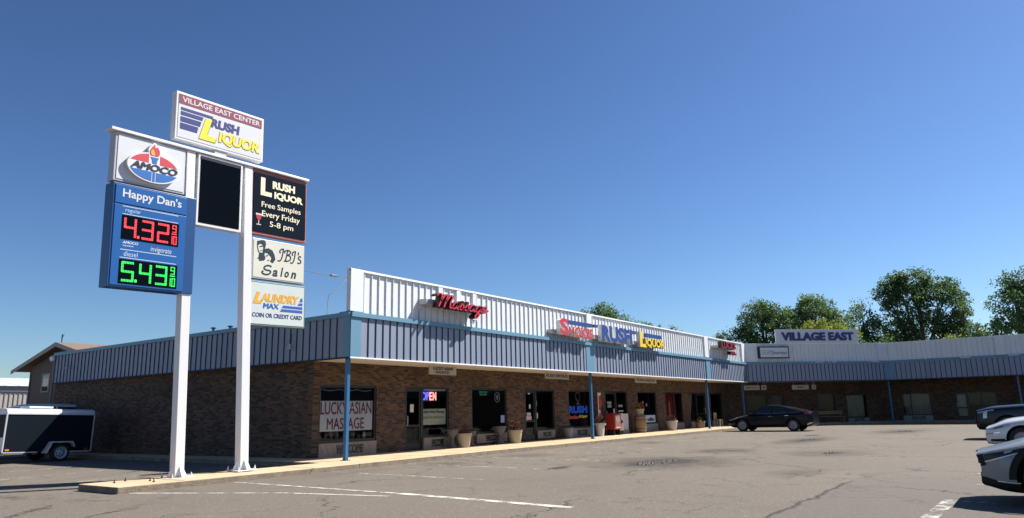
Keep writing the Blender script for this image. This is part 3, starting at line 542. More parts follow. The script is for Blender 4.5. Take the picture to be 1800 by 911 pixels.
YELL = mat('letter_yellow', (.75, .53, .02), .35); raceway(t, 18.1, 21.2, 4.5, 4.68, -.16); letters('L', (18.55, 19.3, 4.4, 5.16), -.36, .2, [YELL, GRYL], t, bold=.04); letters('IQUOR', (19.2, 21.5, 4.4, 4.86), -.36, .2, [YELL, OLIVE], t, bold=.04)
mb = MB(); mb.box(19.3, -.34, 4.94, 21.2, -.2, 5.12); mb.build('bar', BLUL, t)
t = thing('channel_letter_sign', 'dark red two line lettering at the far end of the white parapet', 'sign', group='lettering signs on the parapet')
raceway(t, 29.6, 32.9, 5.0, 5.16, -.3); WINE = mat('letter_wine_red', (.24, .015, .035), .4); letters('LUCKS', (29.9, 32.5, 5.0, 5.42), -.5, .26, [WINE, DKRED], t, bold=.03); letters('SPA', (31.6, 32.7, 4.66, 4.88), -.45, .26, [WINE, DKRED], t, bold=.03)
# box sign on the angled front and the roof sign
t = thing('box_sign', 'white lightbox sign in a dark frame with green and grey script', 'sign', OD, RD)
mb = MB(); mb.box(.98, -.12, 4.62, 3.22, .11, 5.44); mb.build('cabinet', mat('dark_blue_frame', (.02, .04, .07), .4), t); mb = MB(); mb.box(1.06, -.128, 4.70, 3.14, -.121, 5.36); mb.build('face', mat('pale_face', (.60, .62, .66), .4), t)
text('GLAM', (1.14, 1.98, 4.88, 5.2), -.136, mat('soft_green_ink', (.2, .36, .22), .5), t, shear=.2, bold=.0); text('journeys', (1.92, 3.06, 4.82, 5.12), -.136, mat('slate_ink', (.10, .11, .2), .5), t, shear=.3, bold=.01)
t = thing('roof_sign', 'long pale roof sign with navy VILLAGE EAST letters', 'sign', OD, RD)
mb = MB(); mb.box(2.45, .08, ZP+.002, 8.78, .16, 6.62); 
mb.build('panel', PARA, t); letters('VILLAGE EAST', (2.85, 8.45, 5.84, 6.44), .03, .045, [NAVY, NAVY], t, bold=.05)
mb = MB(); mb.box(2.43, .06, 6.62, 8.8, .18, 6.65); mb.box(2.43, .06, ZP+.0, 2.45, .18, 6.62); mb.build('edge_trim', WTRIM, t)

# ------------------------------------------------------------------ tall pylon sign
PY = thing('pylon_sign', 'tall white two post roadside sign with fuel prices and shop panels', 'sign', (-4.4, -.30, .13)); PY.rotation_euler = (0, -.025, 0)
px_, pz_ = -4.4, .13
def B(x0, x1, z0, z1, y0=-.05, y1=.1): return (x0-px_, y0, z0-pz_, x1-px_, y1, z1-pz_)
def bx(box): return (box[0]-px_, box[1]-px_, box[2]-pz_, box[3]-pz_)
def pole(x0, x1, dx):
    mb = MB(); mb.frustum((x0-px_, -.07, x1-px_, .15), (x0+dx-px_, -.07, x1+dx-px_, .15), .02, 7.66-pz_); p = mb.build('pole', WHITE, PY, bevel=.012)
    c = (x0+x1)/2-px_; mb = MB(); mb.box(c-.27, -.22, .0, c+.27, .3, .022)
    for sx, sy in ((-.22, -.17), (.22, -.17), (.22, .25), (-.22, .25)): mb.lathe([(.022, 0), (.022, .05), (.012, .05), (.012, .09)], (c+sx, sy, .022), 8)
    mb.build('base_plate', WHITE, p)
    mb = MB(); g = .02; h = .27
    for s in (-1, 1):
        xs = c+s*(x1-x0)/2; mb.prism([(xs, .022), (xs+s*.13, .022), (xs, h)], .04-g/2, .04+g/2)
    for y, s in ((-.07, -1), (.15, 1)): mb.add([(c-g/2, y, .022), (c+g/2, y, .022), (c-g/2, y+s*.13, .022), (c+g/2, y+s*.13, .022), (c-g/2, y, h), (c+g/2, y, h)], [(0, 1, 3, 2), (0, 2, 4), (1, 5, 3), (2, 3, 5, 4), (0, 4, 5, 1)])
    mb.build('gusset', WHITE, p)
pole(-5.27, -5.05, -.09); pole(-3.65, -3.42, -.15)
mb = MB(); mb.box(*B(-7.12, -1.80, 7.665, 7.73, -.11, .2)); mb.build('top_beam', WHITE, PY, bevel=.008)
# fuel brand panel
c = MB(); c.box(*B(-7.0, -5.36, 6.55, 7.66, -.05, .2)); cab = c.build('logo_cabinet', GREYSH, PY, bevel=.01)
mb = MB(); mb.box(*B(-6.94, -5.40, 6.60, 7.62, -.062, -.051)); mb.build('face', PANELW, cab)
EC, EZ, EW, EH = -6.165, 6.985, .60, .345
def ell(w, h, z0=-9, z1=9, x0=-9, x1=9, n=64):
    pts = []
    for i in range(n):
        a = 2*math.pi*i/n; x = min(max(w*math.cos(a), x0), x1); z = min(max(h*math.sin(a), z0), z1); pts.append((x+EC-px_, z+EZ-pz_))
    out = [pts[0]]
    for p in pts[1:]:
        if math.dist(p, out[-1]) > 1e-4: out.append(p)
    return out
mb = MB(); mb.prism(ell(EW, EH), -.15, -.063); mb.prism([(EC-px_+x, EZ-pz_+z) for x, z in ((-.13, .3), (-.15, .42), (-.1, .52), (-.02, .60), (.06, .55), (.13, .46), (.14, .3))], -.149, -.0635); mb.build('logo_plaque', [WHITE], cab)
LR = mat('logo_red', (.55, .05, .06), .4); LB = mat('logo_blue', (.02, .13, .42), .4); LO = mat('logo_orange', (.85, .38, .08), .4)
def part(poly, y, m, nm): mb = MB(); mb.prism(poly, y-.004, y); mb.build(nm, m, cab)
part(ell(EW*.93, EH*.91, z0=.10, x1=-.13), -.151, LR, 'logo_shape'); part(ell(EW*.93, EH*.91, z0=.10, x0=.13), -.151, LR, 'logo_shape')
part(ell(EW*.93, EH*.91, z1=-.10, x1=-.05), -.151, LB, 'logo_shape'); part(ell(EW*.93, EH*.91, z1=-.10, x0=.05), -.151, LB, 'logo_shape'); part(ell(EW*.93, EH*.93, z1=-.10, x0=-.028, x1=.028), -.151, LB, 'logo_shape')
def lp(pts): return [(EC-px_+x, EZ-pz_+z) for x, z in pts]
part(lp([(-.1, .25), (.1, .25), (.06, .18), (.05, .10), (-.05, .10), (-.06, .18)]), -.151, LB, 'logo_torch')
part(lp([(-.1, .29), (-.12, .38), (-.08, .47), (-.01, .56), (.0, .48), (.06, .5), (.11, .42), (.11, .33), (.07, .28)]), -.151, LR, 'logo_flame'); part(lp([(-.08, .29), (-.1, .37), (-.05, .44), (-.02, .38), (.0, .33), (-.01, .29)]), -.1555, LO, 'logo_flame')
text('AMOCO', (EC-.53-px_, EC+.55-px_, EZ-.085-pz_, EZ+.085-pz_), -.16, mat('logo_ink', (.012, .02, .05), .4), cab, .007, shear=.25, bold=.055)
# price sign
c = MB(); c.box(*B(-7.0, -5.08, 4.22, 6.50, -.10, .25)); pr = c.build('price_cabinet', BPBLUE2, PY, bevel=.01)
mb = MB(); mb.box(*B(-6.95, -5.33, 6.05, 6.46, -.118, -.101)); mb.build('header_panel', BPBLUE, pr, bevel=.004)
mb = MB(); mb.box(*B(-6.95, -5.33, 4.26, 6.02, -.114, -.101)); mb.build('price_panel', BPBLUE, pr, bevel=.004)
PALE = mat('pale_blue_ink', (.45, .55, .72), .4)
text("Happy Dan's", bx((-6.80, -5.46, 6.14, 6.39)), -.123, PANELW, pr, bold=.02)
for z in (5.985, 5.815, 5.03, 4.855): mb = MB(); mb.box(*B(-6.78, -5.52, z, z+.016, -.118, -.1145)); mb.build('rule_line', PALE, pr)
text('regular', bx((-6.72, -6.38, 5.85, 5.96)), -.118, PALE, pr, .003, bold=.0); text('diesel', bx((-6.70, -6.40, 4.90, 5.005)), -.118, PALE, pr, .003, bold=0)
text('AMOCO', bx((-6.74, -6.40, 5.17, 5.23)), -.118, PANELW, pr, .003, shear=.2, bold=.04); text('gasoline', bx((-6.74, -6.5, 5.10, 5.15)), -.118, PALE, pr, .003); text('invigorate', bx((-6.12, -5.64, 5.05, 5.19)), -.118, PANELW, pr, .003, shear=.15, bold=0)
SEG = {'0': 'abcdef', '1': 'bc', '2': 'abged', '3': 'abgcd', '4': 'fgbc', '5': 'afgcd', '9': 'abcdfg'}
def digit(ch, x0, x1, z0, z1, m, par, w):
    mb = MB(); zm = (z0+z1)/2; sp = {'a': (x0, z1, x1, z1), 'd': (x0, z0, x1, z0), 'g': (x0, zm, x1, zm), 'f': (x0, zm, x0, z1), 'b': (x1, zm, x1, z1), 'e': (x0, z0, x0, zm), 'c': (x1, z0, x1, zm)}
    for s in SEG[ch]:
        a, b, c, d = sp[s]; n = max(3, int(math.hypot(c-a, d-b)/(w*.62)))
        for i in range(n+1):
            u = i/n; x, z = a+(c-a)*u, b+(d-b)*u
            for o in (-.27, .27):
                ox, oz = (o*w, 0) if a == c else (0, o*w); h = w*.22; mb.box(x+ox-h-px_, -.125, z+oz-h-pz_, x+ox+h-px_, -.121, z+oz+h-pz_)
    mb.build('digit', m, par)
def price(x0, x1, z0, z1, s, m):
    mb = MB(); mb.box(*B(x0, x1, z0, z1, -.12, -.1145)); led = mb.build('led_panel', LEDBLK, pr); wd = (x1-x0)*.175; g = (x1-x0)*.275; x = x0+.07; h0, h1 = z0+.07, z1-.07
    for i, ch in enumerate(s): digit(ch, x, x+wd, h0, h1, m, led, .05); x += g*(1.0 if i else 1.08)
    mb = MB(); dx = x0+.07+wd+.045; mb.box(dx-px_, -.125, h0-pz_-.02, dx+.05-px_, -.121, h0-pz_+.04); mb.build('decimal_point', m, led)
    xa = x1-.15; digit('9', xa, xa+.08, (z0+z1)/2+.06, z1-.05, m, led, .026)
    mb = MB(); mb.box(xa-.02-px_, -.125, (z0+z1)/2+.005-pz_, xa+.1-px_, -.121, (z0+z1)/2+.025-pz_); mb.build('fraction_bar', m, led)
    digit('1', xa-.07, xa-.005, z0+.05, (z0+z1)/2-.04, m, led, .026); digit('0', xa+.035, xa+.095, z0+.05, (z0+z1)/2-.04, m, led, .026)
price(-6.78, -5.49, 5.27, 5.80, '432', LEDR); price(-6.78, -5.48, 4.30, 4.83, '543', LEDG)
# top cabinet
c = MB(); c.box(*B(-5.68, -3.27, 7.87, 9.06, -.05, .15)); cab = c.build('top_cabinet', WHITE, PY, bevel=.01)
mb = MB(); mb.box(*B(-4.62, -4.30, 7.73, 7.87, -.02, .12)); mb.build('mounting_neck', GREYSH, cab)
mb = MB(); mb.box(*B(-5.62, -3.33, 7.93, 9.01, -.058, -.051)); mb.build('face', PANELW, cab); mb = MB(); mb.box(*B(-5.61, -3.34, 8.76, 9.0, -.063, -.0585)); mb.build('header_band', MAROON, cab)
text('VILLAGE EAST CENTER', bx((-5.54, -3.40, 8.815, 8.95)), -.067, PANELW, cab, .003, bold=.02)
for i, (z0, z1, xe) in enumerate(((8.61, 8.68, -4.72), (8.485, 8.58, -4.98), (8.32, 8.45, -5.03), (8.14, 8.29, -5.10))):
    mb = MB(); mb.prism([bx((-5.56, 0, z0, 0))[0::2], bx((xe-.03, 0, z0, 0))[0::2], bx((xe, 0, z1, 0))[0::2], bx((-5.56, 0, z1, 0))[0::2]], -.063, -.0585); mb.build('stripe', NAVY, cab)
text('RUSH', bx((-4.78, -3.98, 8.40, 8.64)), -.064, NAVY, cab, .004, bold=.05, shear=.1)
for dx, dz, y, m, d in ((.015, -.012, -.0625, OLIVE, .003), (0, 0, -.068, YEL, .005)):
    text('L', bx((-5.08+dx, -4.62+dx, 8.02+dz, 8.58+dz)), y, m, cab, d, bold=.05, shear=.25); text('IQUOR', bx((-4.56+dx, -3.40+dx, 8.02+dz, 8.36+dz)), y, m, cab, d, bold=.04, shear=.12)
# dark message board
c = MB(); c.box(*B(-5.07, -3.86, 5.88, 7.655, -.08, .12)); cab = c.build('message_board', WHITE, PY, bevel=.01); mb = MB(); mb.box(*B(-5.01, -3.92, 5.95, 7.60, -.086, -.081)); mb.build('screen', LEDBLK, cab)
mb = MB(); mb.box(*B(-5.01, -3.92, 7.52, 7.60, -.092, -.0865)); mb.build('visor', BLACKI, cab)
# liquor samples panel
c = MB(); c.box(*B(-3.58, -1.84, 5.93, 7.65, -.05, .12)); cab = c.build('shop_cabinet', REDFR, PY, bevel=.01); mb = MB(); mb.box(*B(-3.52, -1.88, 6.0, 7.56, -.07, -.051)); mb.build('face', mat('navy_black_face', (.008, .013, .024), .7, spec=.02), cab, bevel=.02)
text('L', bx((-3.32, -2.98, 6.98, 7.46)), -.075, CREAM, cab, bold=.05); text('RUSH', bx((-2.96, -2.25, 7.22, 7.43)), -.075, CREAM, cab, bold=.05); text('IQUOR', bx((-2.90, -1.98, 6.93, 7.15)), -.075, CREAM, cab, bold=.05)
text('Free Samples', bx((-3.28, -2.05, 6.63, 6.82)), -.075, CREAM, cab, bold=.01); text('Every Friday', bx((-3.26, -2.07, 6.38, 6.58)), -.075, CREAM, cab, bold=.01); text('5-8 pm', bx((-3.02, -2.28, 6.14, 6.33)), -.075, CREAM, cab, bold=.01)
def q(x, z): return (x-px_, z-pz_)
mb = MB(); mb.prism([q(-3.44, 6.44), q(-3.26, 6.44), q(-3.29, 6.34), q(-3.34, 6.30), q(-3.36, 6.30), q(-3.41, 6.34)], -.075, -.0705, 0); mb.prism([q(-3.44, 6.44), q(-3.26, 6.44), q(-3.26, 6.48), q(-3.44, 6.48)], -.075, -.0705, 1); mb.prism([q(-3.36, 6.30), q(-3.34, 6.30), q(-3.34, 6.2), q(-3.36, 6.2)], -.075, -.0705, 1); mb.prism([q(-3.42, 6.18), q(-3.28, 6.18), q(-3.28, 6.2), q(-3.42, 6.2)], -.075, -.0705, 1); mb.build('wine_glass_emblem', [REDV, PANELW], cab)
# salon panel
c = MB(); c.box(*B(-3.5, -1.88, 4.79, 5.83, -.05, .12)); cab = c.build('shop_cabinet', GREYSH, PY, bevel=.01); mb = MB(); mb.box(*B(-3.46, -1.91, 4.83, 5.79, -.058, -.051)); mb.build('face', SALONF, cab)
def sz(x, y):
    u = (x-50)/900; v = (y-(85+.185*(x-70)))/665; return q(-3.46+u*1.55, 5.79-v*.96)
HAIR = mat('salon_ink', (.012, .025, .035), .4)
mb = MB()
for pl in ([(105, 115), (180, 100), (240, 110), (258, 170), (245, 240), (225, 300), (205, 310), (215, 230), (190, 175), (150, 165), (125, 195), (105, 190)],
           [(240, 260), (300, 250), (370, 290), (410, 370), (430, 460), (385, 525), (335, 490), (360, 440), (345, 400), (310, 370), (290, 340), (240, 330), (235, 370), (255, 430), (235, 470), (150, 475), (140, 430), (105, 430), (140, 400), (140, 340), (200, 325)],
           [(150, 208), (200, 203), (200, 220), (150, 225)], [(105, 200), (118, 200), (137, 300), (175, 335), (165, 345), (124, 305)], [(165, 283), (195, 278), (195, 290), (165, 293)], [(260, 383), (300, 373), (300, 390), (262, 400)], [(290, 463), (322, 458), (318, 475), (292, 480)]):
    mb.prism([sz(*p) for p in pl], -.063, -.0585)
mb.build('portrait_emblem', HAIR, cab)
for grp in [[[(580, 270), (530, 275), (505, 310), (520, 345)], [(572, 275), (552, 400), (520, 480), (470, 480)]], [[(600, 345), (595, 310), (640, 295), (690, 310), (700, 350), (650, 385), (640, 390)], [(650, 385), (700, 410), (700, 470), (650, 495), (585, 490)], [(650, 300), (630, 400), (610, 495)]], [[(800, 318), (750, 330), (735, 365), (750, 395)], [(795, 320), (775, 450), (745, 530), (700, 525)]], [[(845, 335), (853, 350), (845, 390)]], [[(905, 430), (870, 415), (850, 450), (890, 490), (900, 525), (865, 545), (835, 530)]]]:
    mb = MB()
    for st in grp: mb.stroke([sz(*p) for p in st], .034, -.063, -.0585)
    mb.build('letter', HAIR, cab)
mb = MB(); mb.stroke([sz(*p) for p in [(365, 590), (320, 565), (265, 570), (235, 605), (270, 640), (340, 660), (350, 695), (300, 725), (240, 715), (200, 680), (225, 655)]], .04, -.063, -.0585); mb.build('lettering', HAIR, cab)
for ch, (a, b, c_, d) in {'a': (385, 475, 655, 762), 'l': (525, 575, 615, 775), 'o': (600, 680, 695, 790), 'n': (715, 815, 720, 815)}.items():
    p0, p1 = sz(a, d), sz(b, c_); text(ch, (p0[0], p1[0], min(p0[1], p1[1])-.0, max(p0[1], p1[1])), -.063, HAIR, cab, .0045, shear=.25, bold=.03)
# laundry panel
c = MB(); c.box(*B(-3.56, -1.83, 3.60, 4.73, -.05, .14)); cab = c.build('shop_cabinet', GRNFR, PY, bevel=.01); mb = MB(); mb.box(*B(-3.51, -1.87, 3.65, 4.69, -.058, -.051)); mb.build('face', LAUNF, cab)
text('L', bx((-3.44, -3.16, 4.16, 4.46)), -.064, ORNG, cab, bold=.06, shear=.3); text('AUNDRY', bx((-3.22, -2.02, 4.22, 4.44)), -.064, ORNG, cab, bold=.05, shear=.2); text('MAX', bx((-3.14, -2.66, 4.05, 4.19)), -.064, BLUV, cab, bold=.05, shear=.1)
for z0, z1, xs in ((4.30, 4.40, -2.02), (4.20, 4.265, -2.08), (4.10, 4.165, -2.58), (4.0, 4.07, -2.63)):
    mb = MB(); mb.prism([q(xs, z0), q(-1.92, z0), q(-1.92, z1), q(xs+.05, z1)], -.063, -.0585); mb.build('stripe', BLUV, cab)
text('COIN OR CREDIT CARD', bx((-3.45, -1.93, 3.82, 3.93)), -.063, NAVY, cab, bold=.02)
# bolts left in the island
for i, (x, y) in enumerate([(-6.55, -.35), (-6.2, -.1), (-5.95, -.62), (-6.05, -.95)]):
    mb = MB(); mb.lathe([(.025, 0), (.025, .02), (.012, .02), (.012, .07)], (x, y, .131), 8); tag(mb.build('anchor_bolt', mat('rusty_steel', (.07, .045, .03), .8)), 'rusty cut off bolt sticking out of the concrete island', 'bolt', 'bolts in the sign island')
# supply mast and cable
t = thing('service_mast', 'thin curved conduit mast rising behind the corner of the parapet', 'mast', (1.65, 2.0, 4.3)); mb = MB(); mb.tube(smooth([(-.75, .1, 0), (-.72, .1, .8), (-.55, .05, 1.0), (-.2, 0, 1.35), (0, 0, 1.55)], 5), .014, 6); mb.build('pipe', mat('grey_pipe', (.4, .42, .45), .4, .5), t)
mb = MB(); P0, P1 = Vector((1.65, 2.0, 5.85)), Vector((-3.60, -.1, 5.5)); pts = [P0.lerp(P1, i/14)-Vector((0, 0, .12*math.sin(math.pi*i/14))) for i in range(15)]; mb.tube(pts, .012, 5); mb.tube([pts[2], pts[3]], .04, 6)
tag(mb.build('power_cable', mat('cable_grey', (.12, .13, .15), .6)), 'thin grey power cable strung from roof mast to the tall sign', 'cable')

# ------------------------------------------------------------------ pots and furniture on the walk
def lf(mb, c, s, m, n3=None):
    n = Vector(rng.normal(size=3)).normalized(); a = n.orthogonal().normalized(); a.rotate(Matrix.Rotation(random.uniform(0, 6.3), 3, n)); b = n.cross(a); c = Vector(c)
    mb.add([c-a*s, c-b*s*.45+n*s*.12, c+a*s, c+b*s*.45+n*s*.12], [(0, 1, 2, 3)], m)
def plant(t, cx, cy, z, r, h, n, mats, s=.05):
    mb = MB()
    for i in range(n):
        a = random.uniform(0, 6.28); q_ = r*math.sqrt(random.random()); u = random.random(); lf(mb, (cx+q_*math.cos(a)*(1.1-.4*u), cy+q_*math.sin(a)*(1.1-.4*u), z+h*u), s*random.uniform(.7, 1.3), min(len(mats)-1, int(random.random()**1.3*len(mats))))
    for i in range(8): a = i*.8; mb.tube([(cx, cy, z-.02), (cx+r*.5*math.cos(a), cy+r*.5*math.sin(a), z+h*.8)], .006, 4, 0)
    mb.build('flowers', mats, t)
LG = leaf_mat('leaf_dark', (.035, .065, .02)); LGB = leaf_mat('leaf_bronze', (.12, .05, .03)); LRED = leaf_mat('petal_red', (.4, .05, .03)); LPK = leaf_mat('petal_pink', (.55, .35, .3)); LOR = leaf_mat('petal_orange', (.5, .2, .04)); LYE = leaf_mat('petal_yellow', (.55, .42, .08))
POTT = mat('cream_pot', (.34, .30, .23), .6, var=.08); URN = mat('grey_urn', (.13, .127, .125), .8, var=.15, scale=5); POTG = mat('grey_pot', (.17, .18, .2), .7)
POTP = [(.0, 0), (.17, 0), (.19, .02), (.26, .40), (.275, .40), (.275, .46), (.25, .46), (.23, .41), (.0, .40)]
def pot(x, y, s, lab, mats, pm=POTT, hs=1., ph=.3, prof=POTP, fl=True, name='flower_pot', ps=.055):
    t = thing(name, lab, 'planter', (x, y, .132)); mb = MB(); mb.lathe([(r*s, z*s*hs) for r, z in prof], (0, 0, 0), 24); mb.build('pot', pm, t, smooth_angle=40)
    if fl: plant(t, 0, 0, prof[-1][1]*s*hs, .24*s, ph, 110, mats, ps)
    return t
URNP = [(0, 0), (.19, 0), (.19, .05), (.12, .09), (.07, .2), (.075, .3), (.12, .36), (.2, .42), (.23, .52), (.25, .52), (.25, .57), (.21, .57), (.18, .5), (.0, .5)]
pot(7.0, 1.5, 1.1, 'cream pot of red flowers beside the OPEN window', [LGB, LRED, LOR, LRED], ph=.17, ps=.045)
pot(10.2, 1.45, 1.15, 'cream pot of pink flowers and bronze leaves beside the smoke shop door', [LGB, LGB, LPK, LOR, LYE], ph=.42, ps=.065)
def urn(x, y, s, lab): return pot(x, y, s, lab, [LG, LGB], URN, 1.15, .1, URNP, True, 'pedestal_urn', .03)
urn(6.62, 1.75, 1., 'grey pedestal urn left of the red flower pot'); urn(7.85, 1.85, .85, 'short grey urn right of the red flower pot'); urn(9.65, 1.8, 1.05, 'grey pedestal urn by the pot of pink flowers')
pot(14.75, 1.7, .95, 'dark grey pot under the blue neon window', [LG], POTG, 1.1, .08)
pot(17.25, 1.4, 1.0, 'ribbed white pot of pale flowers behind the second post', [LG, LPK, LRED], mat('white_pot', (.45, .43, .42), .6), 1.15, .4, [(0, 0), (.17, 0), (.17, .02), (.23, .46), (.30, .46), (.30, .54), (.25, .54), (.0, .5)])
pot(25.6, 1.3, 1.25, 'wide pale pot with a bare stake near the red drapes', [LGB, LG, LPK], mat('pale_pot', (.40, .37, .34), .7, var=.2, scale=4), .95, .35)
mb = MB(); mb.tube([(25.45, 1.3, .6), (25.42, 1.3, 1.75)], .012, 5); tag(mb.build('plant_stake', mat('bamboo', (.4, .3, .15), .6)), 'thin bamboo stake standing in the wide pale pot', 'stake')
pot(29.6, 1.25, .8, 'small brown pot near the tan drape', [LG, LOR], mat('brown_pot', (.14, .09, .06), .7), 1., .25); pot(30.3, 1.35, .9, 'square-looking grey pot right of the small brown pot', [LG, LPK, LGB], URN, 1., .3)
# oak barrel with pot on top
OAK = mat('oak_staves', (.27, .17, .085), .7, var=.3, scale=5, stretch=(1, 1, .08)); t = thing('wooden_barrel', 'old oak barrel standing by the liquor shop window', 'barrel', (22.0, 1.55, .132))
mb = MB(); mb.lathe([(.0, 0), (.27, 0), (.31, .15), (.345, .45), (.31, .78), (.275, .93), (.25, .93), (.25, .9), (0, .9)], n=28); mb.build('staves', OAK, t, smooth_angle=40)
for z, r in ((.06, .291), (.22, .325), (.68, .327), (.87, .295)):
    mb = MB(); mb.lathe([(r, z-.025), (r+.004, z-.025), (r+.004, z+.025), (r, z+.025)], n=28); mb.build('hoop', mat('barrel_hoop', (.10, .09, .08), .5, .6), t)
t = thing('flower_pot', 'pale pot of orange flowers standing on the oak barrel', 'planter', (22.0, 1.55, 1.034)); mb = MB(); mb.lathe([(0, 0), (.17, 0), (.25, .3), (.27, .3), (.27, .35), (.22, .35), (0, .3)], n=22); mb.build('pot', POTT, t, smooth_angle=40); plant(t, 0, 0, .3, .27, .38, 120, [LGB, LRED, LOR, LYE], .07)
# red newspaper box
RB = mat('box_red', (.30, .02, .015), .4, var=.12); t = thing('newspaper_box', 'red newspaper box with a pale front panel by the liquor door', 'newspaper box', (18.75, 1.45, .132))
mb = MB(); mb.box(-.36, -.25, .28, .36, .25, 1.0); mb.frustum((-.38, -.27, .38, .27), (-.34, -.1, .34, .25), 1.0, 1.08); mb.build('cabinet', RB, t, bevel=.015)
mb = MB(); mb.box(-.26, -.262, .34, .26, -.251, .95); mb.build('front_panel', mat('front_card', (.55, .36, .28), .5, var=.3, scale=5), t); mb = MB(); mb.prism([(-.2, .9), (.18, .9), (.2, .72), (.05, .62), (-.22, .7)], -.267, -.2625); mb.build('printed_shape', mat('card_pale', (.7, .58, .5), .5), t)
for x in (-.3, .3):
    mb = MB(); mb.box(x-.03, -.2, 0, x+.03, .2, .28); mb.build('leg', BLACKPL, t)
mb = MB(); mb.tube([(-.1, -.265, .97), (-.1, -.3, .97), (.1, -.3, .97), (.1, -.265, .97)], .01, 6); mb.build('handle', ALUM, t)
t = thing('newspaper_box', 'narrow white and red box right of the red newspaper box', 'newspaper box', (19.55, 1.6, .132)); mb = MB(); mb.box(-.22, -.2, .2, .22, .2, 1.05); mb.build('cabinet', mat('white_box', (.5, .48, .45), .5, var=.2, scale=4), t, bevel=.015)
mb = MB(); mb.prism([(-.15, .6), (0, .75), (.16, .62), (.1, .7), (-.1, .48)], -.208, -.201); mb.build('printed_shape', REDV, t); mb = MB(); mb.box(-.2, -.18, 0, .2, .18, .2); mb.build('base', BLACKPL, t)
t = thing('tall_pennant', 'tall narrow red and white flag standing left of the liquor door', 'flag', (17.9, 1.8, .132)); mb = MB(); mb.tube([(0, 0, 0), (0, 0, 2.1)], .02, 6); mb.lathe([(.16, 0), (.16, .04), (.02, .06)], n=14); mb.build('pole', ALUM, t)
mb = MB(); mb.add([(.0, .02*math.sin(i), 2.08-i*.14) if k == 0 else (.34-.012*i, .05*math.sin(i*1.3), 2.08-i*.14) for i in range(10) for k in (0, 1)], [(2*i, 2*i+1, 2*i+3, 2*i+2) for i in range(9)]); mb.m = [1 if i in (0, 6) else 0 for i in range(9)]; mb.build('cloth', [mat('flag_red', (.4, .03, .03), .7), PAPER], t)
t = thing('sidewalk_sign', 'white framed poster board leaning by the liquor door', 'sign', (20.95, 1.9, .132)); mb = MB(); mb.box(-.32, -.02, .2, .32, .02, 1.02); mb.build('board', mat('grey_print', (.5, .5, .55), .6, var=.25, scale=9), t); mb = MB(); mb.box(-.36, -.03, .0, .36, .03, .2); mb.build('base', WBG, t)
# folding seat by third post
t = thing('wooden_chair', 'tan folding chair standing right of the third post', 'chair', (33.2, 1.3, .132)); TAN = mat('tan_wood', (.42, .29, .15), .6)
mb = MB(); mb.box(-.24, -.2, .42, .24, .2, .45); mb.build('seat', TAN, t); mb = MB(); mb.box(-.24, .18, .5, .24, .21, .9); mb.build('backrest', TAN, t)
for x, y, h in ((-.22, -.18, .42), (.22, -.18, .42), (-.22, .18, .9), (.22, .18, .9)):
    mb = MB(); mb.box(x-.02, y-.02, 0, x+.02, y+.02, h if y < 0 else .5); mb.build('leg', TAN, t)
t = thing('bench', 'dim wooden slatted bench against the angled corner front', 'bench', OD, RD); BW = mat('bench_wood', (.24, .17, .07), .7, var=.2)
mb = MB()
for y in (1.35, 1.47, 1.59): mb.box(5.6, y, .52, 8.0, y+.1, .56)
mb.build('seat', BW, t); mb = MB()
for z in (.72, .84): mb.box(5.6, 1.72, z, 8.0, 1.75, z+.1)
mb.build('backrest', BW, t)
for x in (5.75, 7.8):
    mb = MB(); mb.box(x, 1.36, .13, x+.06, 1.42, .52); mb.box(x, 1.69, .13, x+.06, 1.72, .95); mb.box(x, 1.36, .48, x+.06, 1.7, .519); mb.build('leg', BW, t)
# lights and vents
def flood(x, y, z, lab, up=.4, rz=R(-90)):
    t = thing('floodlight', lab, 'light', (x, y, z), rz); mb = MB(); mb.tube([(0, 0, .1), (0, .0, up)], .012, 6); mb.build('conduit', BATT, t); mb = MB(); mb.lathe([(.03, .0), (.05, -.06), (.075, -.16), (.06, -.17)], (0, -.06, .08), 12); mb.build('lamp', GREYSH, t, smooth_angle=40)
flood(-.06, 2.6, 3.5, 'small grey floodlight on a conduit below the laundry panel'); flood(-.06, 17.5, 3.65, 'small grey floodlight at the far end of the blue side fascia', .25)
t = thing('globe_lamp', 'small white globe lamp on the far corner of the building', 'light', (-.08, 18.98, 4.1)); mb = MB(); mb.lathe([(.01, -.13), (.09, -.1), (.13, 0), (.09, .1), (.01, .13)], n=14); mb.build('globe', mat('opal_globe', (.8, .8, .78), .2), t, smooth_angle=80); mb = MB(); mb.box(-.02, -.12, -.02, .08, .0, .02); mb.build('bracket', GREYSH, t)
for x, y, h, lab in ((1.5, 9.35, .5, 'taller roof vent pipe of the pair above the side fascia'), (1.5, 8.25, .47, 'shorter roof vent with a wide cap above the side fascia'), (1.5, 15.73, .36, 'lone roof vent pipe toward the far end of the side')):
    t = thing('roof_vent', lab, 'vent', (x, y, 4.3)); mb = MB(); mb.lathe([(.045, 0), (.045, h-.06)], n=10); mb.build('pipe', BATT, t); mb = MB(); mb.lathe([(.09, h-.06), (.11, h-.03), (.05, h)], n=10); mb.build('cap', BATT, t)

